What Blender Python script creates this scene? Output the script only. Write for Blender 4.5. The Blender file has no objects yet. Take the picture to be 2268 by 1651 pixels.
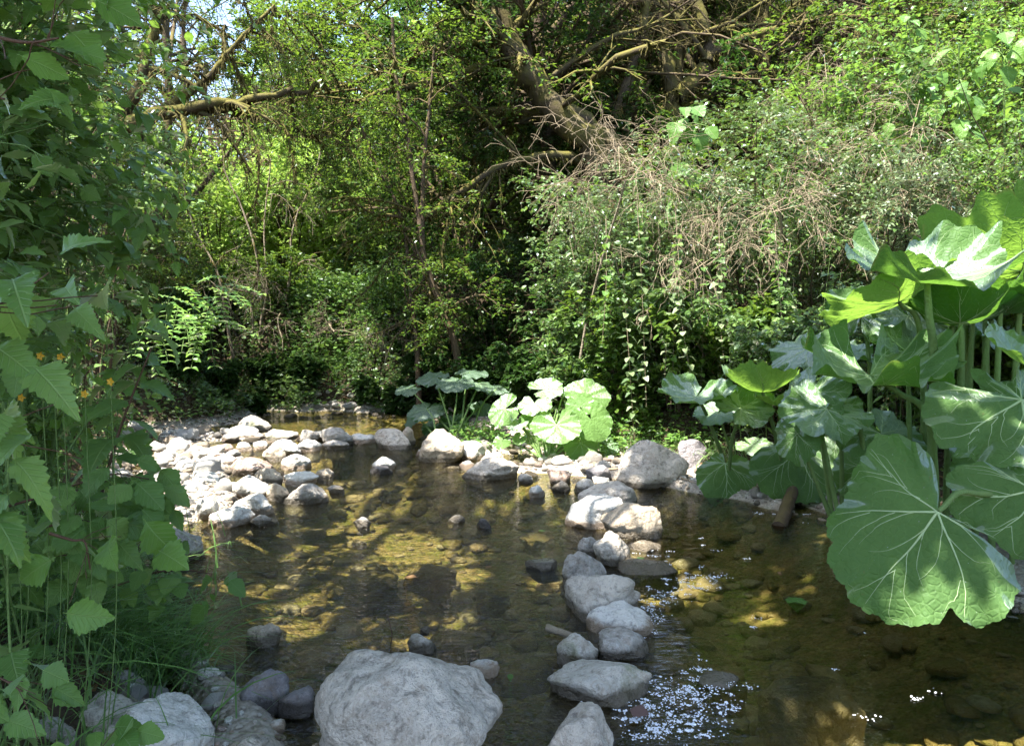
import bpy, math, random
import numpy as np
from mathutils import Vector, noise as mnoise

# ------------------------------------------------------------------ camera, sky, sun, exposure
SC = bpy.context.scene
COL = SC.collection
F = 1712.0; CX = 1133.5; CY = 825.5; CAMH = 1.3
PITCH = math.atan((CY - 700.0) / F)
cam_d = bpy.data.cameras.new('camera'); cam = bpy.data.objects.new('camera', cam_d); COL.objects.link(cam)
cam.location = (0, 0, CAMH); cam.rotation_euler = (math.pi / 2 - PITCH, 0, 0)
cam_d.sensor_fit = 'HORIZONTAL'; cam_d.sensor_width = 36; cam_d.lens = 36 * F / 2267
cam_d.clip_start = 0.05; cam_d.clip_end = 500
SC.camera = cam

SUN = np.array([-0.31, -0.27, 0.91]); SUN /= np.linalg.norm(SUN)
elev = math.asin(SUN[2]); azim = math.atan2(SUN[0], SUN[1])
w = bpy.data.worlds.new("World"); SC.world = w; w.use_nodes = True
nt = w.node_tree; nt.nodes.clear()
sky = nt.nodes.new('ShaderNodeTexSky'); sky.sky_type = 'NISHITA'; sky.sun_disc = False
sky.sun_elevation = elev; sky.sun_rotation = azim; sky.air_density = 1.0; sky.dust_density = 1.5
bg = nt.nodes.new('ShaderNodeBackground'); bg.inputs[1].default_value = 0.15
wo = nt.nodes.new('ShaderNodeOutputWorld')
nt.links.new(sky.outputs[0], bg.inputs[0]); nt.links.new(bg.outputs[0], wo.inputs[0])
sl = bpy.data.lights.new('sun', 'SUN'); so = bpy.data.objects.new('sun', sl); COL.objects.link(so)
sl.energy = 5.0; sl.angle = math.radians(0.5); sl.color = (1.0, 0.95, 0.86)
so.rotation_euler = Vector(tuple(SUN)).to_track_quat('Z', 'Y').to_euler()
so.location = (-10, 0, 30)
SC.view_settings.view_transform = 'Standard'; SC.view_settings.look = 'None'
SC.view_settings.exposure = 2.3; SC.view_settings.gamma = 1.0
SC.render.engine = 'CYCLES'
cy = SC.cycles
cy.max_bounces = 6; cy.diffuse_bounces = 4; cy.glossy_bounces = 3; cy.transmission_bounces = 6
cy.transparent_max_bounces = 8; cy.use_denoising = True
cy.caustics_reflective = False; cy.caustics_refractive = False
cy.sample_clamp_indirect = 6

# ------------------------------------------------------------------ projection helpers
_cp, _sp = math.cos(PITCH), math.sin(PITCH)
def ray(px, py):
    a = (px - CX) / F; b = (CY - py) / F
    return np.array([a, _cp + b * _sp, -_sp + b * _cp])
def at(px, py, Y):
    d = ray(px, py); t = Y / d[1]
    return np.array([0, 0, CAMH]) + t * d
def ground(px, py, z=0.0):
    d = ray(px, py); t = (z - CAMH) / d[2]
    return np.array([0, 0, CAMH]) + t * d
def proj(P):
    P = np.asarray(P, float); v = P - np.array([0, 0, CAMH])
    f = v[..., 1] * _cp - v[..., 2] * _sp; u = v[..., 1] * _sp + v[..., 2] * _cp
    return CX + F * v[..., 0] / f, CY - F * u / f

rng = np.random.default_rng(7)
def norm(v):
    return v / np.maximum(np.linalg.norm(v, axis=-1, keepdims=True), 1e-9)

# ------------------------------------------------------------------ mesh builder
PUV = [None]
class MB:
    def __init__(s): s.V = []; s.F = []; s.R = []; s.M = []; s.U = []; s.n = 0
    def add(s, V, F, rnd=None, mat=0):
        V = np.asarray(V, np.float32).reshape(-1, 3)
        if len(V) == 0: return s
        F = np.asarray(F, np.int32) + s.n
        s.V.append(V); s.F.append(F); s.M.append(np.full(len(F), mat, np.int32))
        if rnd is None: rnd = np.full(len(V), 0.5, np.float32)
        s.U.append(PUV[0] if PUV[0] is not None and len(PUV[0]) == len(V) else np.zeros((len(V), 3), np.float32)); PUV[0] = None
        s.R.append(np.asarray(rnd, np.float32)); s.n += len(V)
        return s
    def build(s, name, mats, parent=None, smooth=True, loc=None):
        me = bpy.data.meshes.new(name)
        if s.V:
            V = np.concatenate(s.V)
            if loc is not None: V = V - np.asarray(loc, np.float32)
            loops = np.concatenate([f.ravel() for f in s.F])
            tot = np.concatenate([np.full(len(f), f.shape[1], np.int32) for f in s.F])
            start = np.zeros(len(tot), np.int32); start[1:] = np.cumsum(tot)[:-1]
            me.vertices.add(len(V)); me.vertices.foreach_set('co', V.ravel())
            me.loops.add(len(loops)); me.loops.foreach_set('vertex_index', loops)
            me.polygons.add(len(tot)); me.polygons.foreach_set('loop_start', start); me.polygons.foreach_set('loop_total', tot)
            me.polygons.foreach_set('material_index', np.concatenate(s.M))
            me.polygons.foreach_set('use_smooth', np.full(len(tot), smooth))
            at_ = me.attributes.new('rnd', 'FLOAT', 'POINT'); at_.data.foreach_set('value', np.concatenate(s.R))
            U_ = np.concatenate(s.U)
            if U_[:, 2].any(): au = me.attributes.new('luv', 'FLOAT_VECTOR', 'POINT'); au.data.foreach_set('vector', U_.ravel())
            me.update(calc_edges=True); me.validate()
        for m in (mats if isinstance(mats, (list, tuple)) else [mats]): me.materials.append(m)
        o = bpy.data.objects.new(name, me); COL.objects.link(o)
        if loc is not None and parent is None: o.location = tuple(float(v) for v in loc)
        if parent is not None: o.parent = parent
        return o

def tag(o, label=None, cat=None, group=None, kind=None):
    if label: o['label'] = label
    if cat: o['category'] = cat
    if group: o['group'] = group
    if kind: o['kind'] = kind
    return o
def thing(name, label, cat, loc, group=None):
    o = bpy.data.objects.new(name, None); COL.objects.link(o)
    o.location = tuple(float(v) for v in loc); o.empty_display_size = 0.1
    return tag(o, label, cat, group)

# ------------------------------------------------------------------ terrain
def smooth(a, b, x):
    t = np.clip((x - a) / (b - a), 0, 1); return t * t * (3 - 2 * t)
LEFT = np.array([(-30, -1.0), (0, -0.75), (1.8, -0.8), (2.5, -1.0), (3.2, -1.5), (4.4, -2.15), (5.9, -2.85), (7.2, -3.35), (8.6, -3.9), (9.3, -3.3), (10.1, -3.1), (10.7, -4.2), (11.3, -7), (12, -14), (60, -60)])
RIGHT = np.array([(-30, 3.4), (0, 2.7), (2.2, 2.35), (3.2, 2.15), (4.0, 2.1), (4.8, 2.0), (5.3, 1.9), (5.7, 1.6), (6.1, 1.25), (6.9, 0.9), (7.4, -0.1), (8.6, -0.25), (9.6, -1.0), (10.4, -1.6), (11.0, -3.6), (11.5, -6), (12, -12), (60, -60)])
def _fbm(x, y, sc, seed=0):
    # cheap smooth pseudo-noise from sines
    r = np.random.default_rng(seed); s = 0
    for k in range(7):
        a = r.uniform(0, 6.28); f = sc * (1.0 + 0.55 * k); p = r.uniform(0, 6.28)
        s = s + np.sin((x * math.cos(a) + y * math.sin(a)) * f + p + 1.3 * np.sin((y * math.cos(a) - x * math.sin(a)) * f * 0.7 + k)) / (1 + 0.5 * k)
    return s / 3.0
BARS = [(-2.85, 6.3, 0.85, 1.45, 0.36), (-2.2, 8.2, 1.7, 0.36, 0.32), (0.35, 6.55, 1.25, 0.55, 0.36), (-0.55, 7.45, 0.5, 0.5, 0.34), (-2.3, 5.25, 0.6, 0.45, 0.30), (1.75, 5.9, 0.6, 0.4, 0.3), (0.62, 2.9, 0.28, 1.3, 0.10),(2.1,5.3,.5,.25,.16),
        (-1.35, 2.55, .5, .35, .14), (-1.1, 2.2, .45, .3, .2)]
def H(x, y):
    x = np.asarray(x, float); y = np.asarray(y, float)
    y0 = y; y = y + 0.45 * smooth(9.6, 10.6, y) * _fbm(x, y * 0, 1.7, 8) + .15 * smooth(9.6, 10.6, y) * _fbm(x, y * 0, 5.0, 9)
    xl = np.interp(y, LEFT[:, 0], LEFT[:, 1]) + 0.12 * _fbm(x * 0, y, 2.5, 3)
    xr = np.interp(y, RIGHT[:, 0], RIGHT[:, 1]) + 0.12 * _fbm(x * 0, y, 2.5, 4)
    d = np.minimum(x - xl, xr - x)                       # > 0 inside
    bed = -0.05 * (1 - .6 * smooth(9.3, 10.2, y0)) - 0.27 * (1 - .93 * smooth(9.0, 10.0, y0)) * smooth(0.0, 0.9, d) + 0.035 * _fbm(x, y, 2.2, 1) + 0.012 * _fbm(x, y, 9, 2)
    for bx, by, rx, ry, hh in BARS:
        q = ((x - bx) / rx) ** 2 + ((y - by) / ry) ** 2
        bed = bed + hh * np.exp(-q ** 1.5)
    bed = np.minimum(bed, 0.055 + 0.01 * _fbm(x, y, 9, 2))
    o = np.maximum(-d, 0)
    side_l = (x - xl) < 0
    rise_l = 0.02 + 0.50 * smooth(0, 0.9, o) + 0.30 * np.maximum(o - 0.6, 0) ** 0.9
    rise_r = 0.03 + 0.10 * smooth(0, 0.5, o) + 0.34 * np.maximum(o - 0.7, 0) ** 0.95
    far = smooth(10.5, 13, y)
    rise = np.where(side_l & (y < 11), rise_l, rise_r) * (1 - far) + far * (0.1 + 0.05 * np.minimum(o, 6) + 0.22 * np.maximum(o - 4, 0) * 0.6)
    bank = rise + 0.05 * _fbm(x, y, 1.3, 5) * np.minimum(o * 2, 1)
    bank = np.minimum(bank, 9 + 0.02 * o)
    return np.where(d > 0, bed, bank - 0.05)
def Hs(x, y): return float(H(np.array([x]), np.array([y]))[0])

def axis_pts(lo, hi, c0, c1, fine, grow=1.12):
    p = list(np.arange(c0, c1, fine)); s = fine
    a = c1
    while a < hi: p.append(a); s *= grow; a += s
    p.append(hi); s = fine; a = c0 - fine
    q = []
    while a > lo: q.append(a); s *= grow; a -= s
    q.append(lo)
    return np.array(q[::-1] + p)

# ------------------------------------------------------------------ materials
def newmat(name):
    m = bpy.data.materials.new(name); m.use_nodes = True; m.node_tree.nodes.clear()
    return m, m.node_tree
def N(t, typ, **kw):
    n = t.nodes.new(typ)
    for k, v in kw.items():
        if k.startswith('i_'): n.inputs[k[2:].replace('_', ' ')].default_value = v
        else: setattr(n, k, v)
    return n
def ramp(t, fac, stops):
    r = t.nodes.new('ShaderNodeValToRGB'); cr = r.color_ramp
    while len(cr.elements) < len(stops): cr.elements.new(0.5)
    for e, (p, c) in zip(cr.elements, stops):
        e.position = p; e.color = (*c, 1) if len(c) == 3 else c
    t.links.new(fac, r.inputs[0]); return r
def mixc(t, fac, a, b, mode='MIX'):
    m = t.nodes.new('ShaderNodeMix'); m.data_type = 'RGBA'; m.blend_type = mode
    for sock, v in ((m.inputs['Factor'], fac), (m.inputs['A'], a), (m.inputs['B'], b)):
        if sock.type != 'VALUE' and sock.name == 'Factor': pass
    f = [s for s in m.inputs if s.name == 'Factor' and s.type == 'VALUE'][0]
    A = [s for s in m.inputs if s.name == 'A' and s.type == 'RGBA'][0]
    B = [s for s in m.inputs if s.name == 'B' and s.type == 'RGBA'][0]
    for s, v in ((f, fac), (A, a), (B, b)):
        if hasattr(v, 'is_output'): t.links.new(v, s)
        elif s is f: s.default_value = v
        else: s.default_value = (*v, 1) if len(v) == 3 else v
    return [s for s in m.outputs if s.type == 'RGBA'][0]
def math_(t, op, a, b=None, c=None, clamp=False):
    n = t.nodes.new('ShaderNodeMath'); n.operation = op; n.use_clamp = clamp
    for i, v in enumerate((a, b, c)):
        if v is None: continue
        if hasattr(v, 'is_output'): t.links.new(v, n.inputs[i])
        else: n.inputs[i].default_value = v
    return n.outputs[0]
def objco(t): return t.nodes.new('ShaderNodeTexCoord').outputs['Object']
def geo(t): return t.nodes.new('ShaderNodeNewGeometry')
def noise(t, co, scale, detail=4, rough=0.6, dist=0.0):
    n = t.nodes.new('ShaderNodeTexNoise'); n.inputs['Scale'].default_value = scale; n.inputs['Detail'].default_value = detail
    n.inputs['Roughness'].default_value = rough; n.inputs['Distortion'].default_value = dist
    t.links.new(co, n.inputs['Vector']); return n.outputs[0]

def leaf_mat(name, cols, trans, gloss=0.06, rough=0.35, tw=0.45, crinkle=None, back=None, veined=False):
    """cols: list of 2-4 reflect colours over 'rnd'; trans: tint of transmitted light"""
    m, t = newmat(name)
    a = N(t, 'ShaderNodeAttribute', attribute_name='rnd')
    stops = [(i / (len(cols) - 1), c) for i, c in enumerate(cols)]
    r = ramp(t, a.outputs['Fac'], stops)
    col = r.outputs[0]
    g = geo(t)
    if back: col = mixc(t, g.outputs['Backfacing'], col, back)
    tr = mixc(t, 0.65, col, trans)
    d = N(t, 'ShaderNodeBsdfDiffuse'); t.links.new(col, d.inputs[0])
    l = N(t, 'ShaderNodeBsdfTranslucent'); t.links.new(tr, l.inputs[0])
    gl = N(t, 'ShaderNodeBsdfGlossy'); gl.inputs['Roughness'].default_value = rough; gl.inputs['Color'].default_value = (0.9, 0.95, 1, 1)
    m1 = N(t, 'ShaderNodeMixShader'); m1.inputs[0].default_value = tw
    t.links.new(d.outputs[0], m1.inputs[1]); t.links.new(l.outputs[0], m1.inputs[2])
    m2 = N(t, 'ShaderNodeMixShader'); 
    fr = N(t, 'ShaderNodeFresnel'); fr.inputs[0].default_value = 1.4
    t.links.new(math_(t, 'MULTIPLY', fr.outputs[0], gloss * 5, clamp=True), m2.inputs[0])
    t.links.new(m1.outputs[0], m2.inputs[1]); t.links.new(gl.outputs[0], m2.inputs[2])
    if veined:
        la = N(t, 'ShaderNodeAttribute', attribute_name='luv'); ls = N(t, 'ShaderNodeSeparateXYZ'); t.links.new(la.outputs['Vector'], ls.inputs[0])
        ax_ = math_(t, 'ABSOLUTE', ls.outputs[0]); fr_ = math_(t, 'ABSOLUTE', math_(t, 'SUBTRACT', math_(t, 'FRACT', math_(t, 'MULTIPLY', math_(t, 'SUBTRACT', ls.outputs[1], math_(t, 'MULTIPLY', ax_, 0.95)), 8.0)), 0.5))
        k1 = math_(t, 'SUBTRACT', 1.0, math_(t, 'MULTIPLY', fr_, 7.0), clamp=True); k2 = math_(t, 'SUBTRACT', 1.3, math_(t, 'MULTIPLY', ax_, 60.0), clamp=True)
        kv = math_(t, 'MULTIPLY', math_(t, 'MAXIMUM', math_(t, 'MULTIPLY', k1, .6), k2), ls.outputs[2])
        nn = noise(t, objco(t), 22, 4, .7)
        c2 = mixc(t, math_(t, 'MULTIPLY', kv, .55), mixc(t, math_(t, 'MULTIPLY', nn, .5), col, tuple(x * .5 for x in cols[0])), (.26, .36, .14)); t.links.new(c2, d.inputs[0])
        b = N(t, 'ShaderNodeBump'); b.inputs['Strength'].default_value = .5; b.inputs['Distance'].default_value = .0025; b.invert = True
        t.links.new(math_(t, 'ADD', kv, math_(t, 'MULTIPLY', nn, .8)), b.inputs['Height'])
        for s_ in (d, gl, l): t.links.new(b.outputs[0], s_.inputs['Normal'])
    if crinkle:
        co = objco(t)
        nv = t.nodes.new('ShaderNodeTexNoise'); nv.inputs['Scale'].default_value = crinkle * .5; t.links.new(co, nv.inputs['Vector'])
        va = N(t, 'ShaderNodeVectorMath', operation='MULTIPLY_ADD'); t.links.new(nv.outputs['Color'], va.inputs[0]); va.inputs[1].default_value = (.03, .03, .03); t.links.new(co, va.inputs[2])
        v = N(t, 'ShaderNodeTexVoronoi', feature='DISTANCE_TO_EDGE'); v.inputs['Scale'].default_value = crinkle; t.links.new(va.outputs[0], v.inputs['Vector'])
        h = math_(t, 'MINIMUM', v.outputs['Distance'], 0.18)
        n2 = noise(t, co, crinkle * 0.45, 3)
        hh = math_(t, 'ADD', math_(t, 'MULTIPLY', h, 1.8), math_(t, 'MULTIPLY', n2, 1.6))
        b = N(t, 'ShaderNodeBump'); b.inputs['Strength'].default_value = 0.75; b.inputs['Distance'].default_value = 0.008
        t.links.new(hh, b.inputs['Height'])
        for s in (d, gl, l): t.links.new(b.outputs[0], s.inputs['Normal'])
        c2 = mixc(t, math_(t, 'MULTIPLY', math_(t, 'SUBTRACT', 1.0, math_(t, 'MULTIPLY', v.outputs['Distance'], 22.0), clamp=True), 0.35), col, (0.22, 0.36, 0.12))
        n3 = noise(t, co, 5, 3)
        c3 = mixc(t, math_(t, 'MULTIPLY', n3, 0.7), c2, tuple(x * 0.45 for x in cols[0])); n4 = noise(t, co, 38, 4, .7); c3 = mixc(t, ramp(t, n4, [(.70, (0, 0, 0)), (.74, (.9, .9, .9))]).outputs[0], c3, (.16, .11, .05)); n5 = noise(t, co, 90, 2, .6); c3 = mixc(t, ramp(t, n5, [(.74, (0, 0, 0)), (.77, (.8, .8, .8))]).outputs[0], c3, (.5, .52, .5))
        t.links.new(c3, d.inputs[0])
    o = N(t, 'ShaderNodeOutputMaterial'); t.links.new(m2.outputs[0], o.inputs[0])
    return m

def bark_mat(name, a, b, moss=None, mossamt=0.5, rough=0.9):
    m, t = newmat(name); co = objco(t)
    n1 = noise(t, co, 9, 5, 0.7); n2 = noise(t, co, 60, 3)
    col = mixc(t, n1, a, b)
    g = geo(t)
    if moss:
        sep = N(t, 'ShaderNodeSeparateXYZ'); t.links.new(g.outputs['Normal'], sep.inputs[0])
        k = math_(t, 'MULTIPLY_ADD', sep.outputs[2], 0.6, math_(t, 'MULTIPLY_ADD', noise(t, co, 3.5, 4), 3.0, -1.6 + mossamt), clamp=True)
        col = mixc(t, k, col, mixc(t, n2, tuple(x * 0.45 for x in moss), moss))
    p = N(t, 'ShaderNodeBsdfPrincipled'); p.inputs['Roughness'].default_value = rough; p.inputs['Specular IOR Level'].default_value = 0.2
    t.links.new(col, p.inputs['Base Color'])
    b_ = N(t, 'ShaderNodeBump'); b_.inputs['Strength'].default_value = 0.9; b_.inputs['Distance'].default_value = 0.02
    t.links.new(math_(t, 'ADD', n1, math_(t, 'MULTIPLY', n2, 0.4)), b_.inputs['Height']); t.links.new(b_.outputs[0], p.inputs['Normal'])
    o = N(t, 'ShaderNodeOutputMaterial'); t.links.new(p.outputs[0], o.inputs[0]); return m

def rock_mat(name, a, b, vein=(0.6, 0.58, 0.55), spot=(0.12, 0.11, 0.10), moss=0.0, wet=0.05, wetcol=(0.07, 0.055, 0.035), mott=.55):
    m, t = newmat(name); co = objco(t); g = geo(t)
    pos = N(t, 'ShaderNodeSeparateXYZ'); t.links.new(g.outputs['Position'], pos.inputs[0])
    oi = N(t, 'ShaderNodeObjectInfo')
    va = N(t, 'ShaderNodeVectorMath', operation='ADD'); t.links.new(co, va.inputs[0])
    sc = N(t, 'ShaderNodeVectorMath', operation='SCALE'); sc.inputs[0].default_value = (13, 7, 5); t.links.new(oi.outputs['Random'], sc.inputs['Scale'])
    t.links.new(sc.outputs[0], va.inputs[1]); co = va.outputs[0]
    n1 = noise(t, co, 4.5, 6, 0.65, 0.6); n2 = noise(t, co, 28, 5, 0.7); n3 = noise(t, co, 130, 3, 0.7); n4 = noise(t, co, 9, 4, 0.6, 2.5)
    r1 = ramp(t, n1, [(0.33, a), (0.66, b)]).outputs[0]
    c = mixc(t, ramp(t, n2, [(0.35, (0, 0, 0)), (0.7, (1, 1, 1))]).outputs[0], r1, mixc(t, 0.5, r1, vein))
    vn = math_(t, 'ABSOLUTE', math_(t, 'SUBTRACT', n4, 0.5))
    c = mixc(t, math_(t, 'SUBTRACT', 0.55, math_(t, 'MULTIPLY', vn, 30.0), clamp=True), c, vein)
    c = mixc(t, ramp(t, n3, [(0.60, (0, 0, 0)), (0.70, (0.8, 0.8, 0.8))]).outputs[0], c, mixc(t, 0.55, c, spot))
    c = mixc(t, ramp(t, n2, [(0.34, (0.9, 0.9, 0.9)), (0.46, (0, 0, 0))]).outputs[0], c, mixc(t, 0.6, c, spot))
    n5 = noise(t, co, 14, 5, 0.75, 1.5); c = mixc(t, ramp(t, n5, [(0.50, (0, 0, 0)), (0.62, (mott, mott, mott))]).outputs[0], c, mixc(t, 0.6, c, (0.24, 0.17, 0.11)))
    n6 = noise(t, co, 55, 4, 0.8); c = mixc(t, ramp(t, n6, [(0.36, (.8, .8, .8)), (0.44, (0, 0, 0))]).outputs[0], c, mixc(t, 0.5, c, spot))
    if moss > 0:
        sep = N(t, 'ShaderNodeSeparateXYZ'); t.links.new(g.outputs['Normal'], sep.inputs[0])
        k = math_(t, 'MULTIPLY_ADD', noise(t, co, 7, 5), 5.0, -3.6 + 2.0 * moss, clamp=True)
        c = mixc(t, k, c, mixc(t, n3, (0.05, 0.07, 0.012), (0.16, 0.20, 0.03)))
    # wet / algae band close to the water and under it
    wl = math_(t, 'MULTIPLY_ADD', math_(t, 'SUBTRACT', n2, 0.5), 0.05, wet)
    wk = math_(t, 'MULTIPLY', math_(t, 'SUBTRACT', wl, pos.outputs[2]), 60.0, clamp=True)
    wk = math_(t, 'ADD', wk, 0.0, clamp=True)
    under = math_(t, 'MULTIPLY', math_(t, 'SUBTRACT', -0.01, pos.outputs[2]), 40.0, clamp=True)
    c_w = mixc(t, 0.85, c, wetcol); c_u = mixc(t, 0.5, c, mixc(t, n1, (0.22, 0.145, 0.06), (0.14, 0.15, 0.05)))
    c = mixc(t, wk, c, c_w); c = mixc(t, under, c, c_u)
    p = N(t, 'ShaderNodeBsdfPrincipled'); t.links.new(c, p.inputs['Base Color'])
    p.inputs['Specular IOR Level'].default_value = 0.35
    t.links.new(math_(t, 'MULTIPLY_ADD', wk, -0.55, 0.82), p.inputs['Roughness'])
    b_ = N(t, 'ShaderNodeBump'); b_.inputs['Strength'].default_value = 0.9; b_.inputs['Distance'].default_value = 0.028
    hh = math_(t, 'ADD', n2, math_(t, 'ADD', math_(t, 'MULTIPLY', n3, 0.25), math_(t, 'MULTIPLY', n4, 1.2)))
    t.links.new(hh, b_.inputs['Height']); t.links.new(b_.outputs[0], p.inputs['Normal'])
    o = N(t, 'ShaderNodeOutputMaterial'); t.links.new(p.outputs[0], o.inputs[0]); return m

M = {}
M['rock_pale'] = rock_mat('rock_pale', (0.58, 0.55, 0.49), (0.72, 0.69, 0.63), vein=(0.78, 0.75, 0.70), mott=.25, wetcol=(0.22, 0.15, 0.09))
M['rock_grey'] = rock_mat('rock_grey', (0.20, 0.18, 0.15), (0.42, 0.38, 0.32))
M['rock_blue'] = rock_mat('rock_blue', (0.34, 0.305, 0.26), (0.60, 0.545, 0.47), vein=(0.70, 0.62, 0.52), spot=(0.10, 0.085, 0.07))
M['rock_tan'] = rock_mat('rock_tan', (0.38, 0.30, 0.21), (0.50, 0.42, 0.32), vein=(0.55, 0.48, 0.38), moss=0.15)
M['rock_moss'] = rock_mat('rock_moss', (0.38, 0.34, 0.26), (0.56, 0.51, 0.43), moss=0.45)
M['rock_dark'] = rock_mat('rock_dark', (0.13, 0.12, 0.13), (0.24, 0.22, 0.23), vein=(0.38, 0.36, 0.36), wet=0.06, wetcol=(0.03, 0.025, 0.02))
M['rock_red'] = rock_mat('rock_red', (0.30, 0.17, 0.11), (0.42, 0.28, 0.20))
M['rock_bed'] = rock_mat('rock_bed', (0.16, 0.12, 0.05), (0.30, 0.22, 0.10), vein=(0.34, 0.26, 0.14), spot=(0.04, 0.04, 0.015), moss=0.6)
M['bark'] = bark_mat('bark_brown', (0.045, 0.03, 0.02), (0.12, 0.09, 0.06), moss=(0.16, 0.14, 0.03), mossamt=0.0)
M['bark_moss'] = bark_mat('bark_mossy', (0.035, 0.025, 0.018), (0.09, 0.07, 0.045), moss=(0.15, 0.135, 0.03), mossamt=0.5)
M['bark_pale'] = bark_mat('bark_pale', (0.16, 0.13, 0.09), (0.32, 0.27, 0.20), moss=(0.16, 0.14, 0.03), mossamt=-0.2)
M['moss'] = bark_mat('hanging_moss', (0.06, 0.06, 0.015), (0.15, 0.12, 0.04))
M['twig_dead'] = bark_mat('twig_dead', (0.17, 0.13, 0.085), (0.36, 0.30, 0.21))
M['stem_green'] = bark_mat('stem_green', (0.10, 0.17, 0.05), (0.16, 0.24, 0.08))
M['stem_red'] = bark_mat('stem_red', (0.07, 0.04, 0.03), (0.13, 0.08, 0.05))
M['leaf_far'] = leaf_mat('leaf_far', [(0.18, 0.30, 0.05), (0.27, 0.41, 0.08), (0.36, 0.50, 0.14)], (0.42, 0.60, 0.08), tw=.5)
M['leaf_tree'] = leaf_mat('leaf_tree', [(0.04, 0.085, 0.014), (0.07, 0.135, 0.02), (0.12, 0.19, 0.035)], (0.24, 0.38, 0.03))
M['leaf_shaded'] = leaf_mat('leaf_shaded', [(0.015, 0.04, 0.008), (0.025, 0.06, 0.012), (0.045, 0.09, 0.02)], (0.08, 0.18, 0.02), gloss=0.05)  # shade of the central hollow put into a darker leaf colour
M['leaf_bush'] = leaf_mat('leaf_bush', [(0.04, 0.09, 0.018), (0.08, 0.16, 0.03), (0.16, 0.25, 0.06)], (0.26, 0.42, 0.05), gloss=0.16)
M['leaf_left'] = leaf_mat('leaf_left', [(0.10, 0.20, 0.055), (0.15, 0.28, 0.075), (0.22, 0.36, 0.10)], (0.38, 0.60, 0.08), gloss=0.08, veined=True)
M['leaf_lime'] = leaf_mat('leaf_lime', [(0.09, 0.20, 0.04), (0.13, 0.26, 0.05), (0.17, 0.32, 0.07)], (0.34, 0.55, 0.06), gloss=0.08, veined=True)
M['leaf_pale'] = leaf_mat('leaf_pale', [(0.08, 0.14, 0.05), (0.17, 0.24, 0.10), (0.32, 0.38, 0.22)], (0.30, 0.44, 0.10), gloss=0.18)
M['leaf_dry'] = leaf_mat('leaf_dry', [(0.12, 0.07, 0.035), (0.20, 0.12, 0.06), (0.28, 0.17, 0.08)], (0.3, 0.17, 0.06))
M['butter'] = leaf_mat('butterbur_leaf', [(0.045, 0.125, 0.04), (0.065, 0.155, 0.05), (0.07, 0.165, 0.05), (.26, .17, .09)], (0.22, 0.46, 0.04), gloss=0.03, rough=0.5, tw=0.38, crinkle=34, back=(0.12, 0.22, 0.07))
M['butter_shaded'] = leaf_mat('butterbur_leaf_shaded', [(0.03, 0.08, 0.025), (0.045, 0.11, 0.03)], (0.15, 0.32, 0.04), gloss=0.015, rough=0.6, tw=0.35, crinkle=30)  # butterbur leaf darkened in colour for the shaded clumps left of the sunlit plant
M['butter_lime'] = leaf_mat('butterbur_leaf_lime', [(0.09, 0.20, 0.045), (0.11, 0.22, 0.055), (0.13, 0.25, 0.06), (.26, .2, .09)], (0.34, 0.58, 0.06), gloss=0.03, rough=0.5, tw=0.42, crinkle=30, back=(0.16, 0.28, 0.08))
M['grass'] = leaf_mat('grass_blade', [(0.09, 0.19, 0.05), (0.13, 0.25, 0.07), (0.20, 0.32, 0.10)], (0.26, 0.46, 0.08), gloss=0.08)
def plain(name, c, rough=0.7, c2=None, scale=40):
    m, t = newmat(name); p = N(t, 'ShaderNodeBsdfPrincipled'); p.inputs['Roughness'].default_value = rough
    col = mixc(t, noise(t, objco(t), scale, 3), c, c2 or tuple(x * 0.7 for x in c)); t.links.new(col, p.inputs['Base Color'])
    o = N(t, 'ShaderNodeOutputMaterial'); t.links.new(p.outputs[0], o.inputs[0]); return m
M['vein'] = plain('vein_pale', (0.36, 0.48, 0.24), 0.5)
M['fluff'] = plain('seed_fluff', (0.80, 0.82, 0.86), 0.9, (0.66, 0.68, 0.74))
M['yellow'] = plain('petal_yellow', (0.75, 0.42, 0.02), 0.6)
M['brown_leaf'] = plain('dead_leaf', (0.10, 0.045, 0.03), 0.5)
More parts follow.
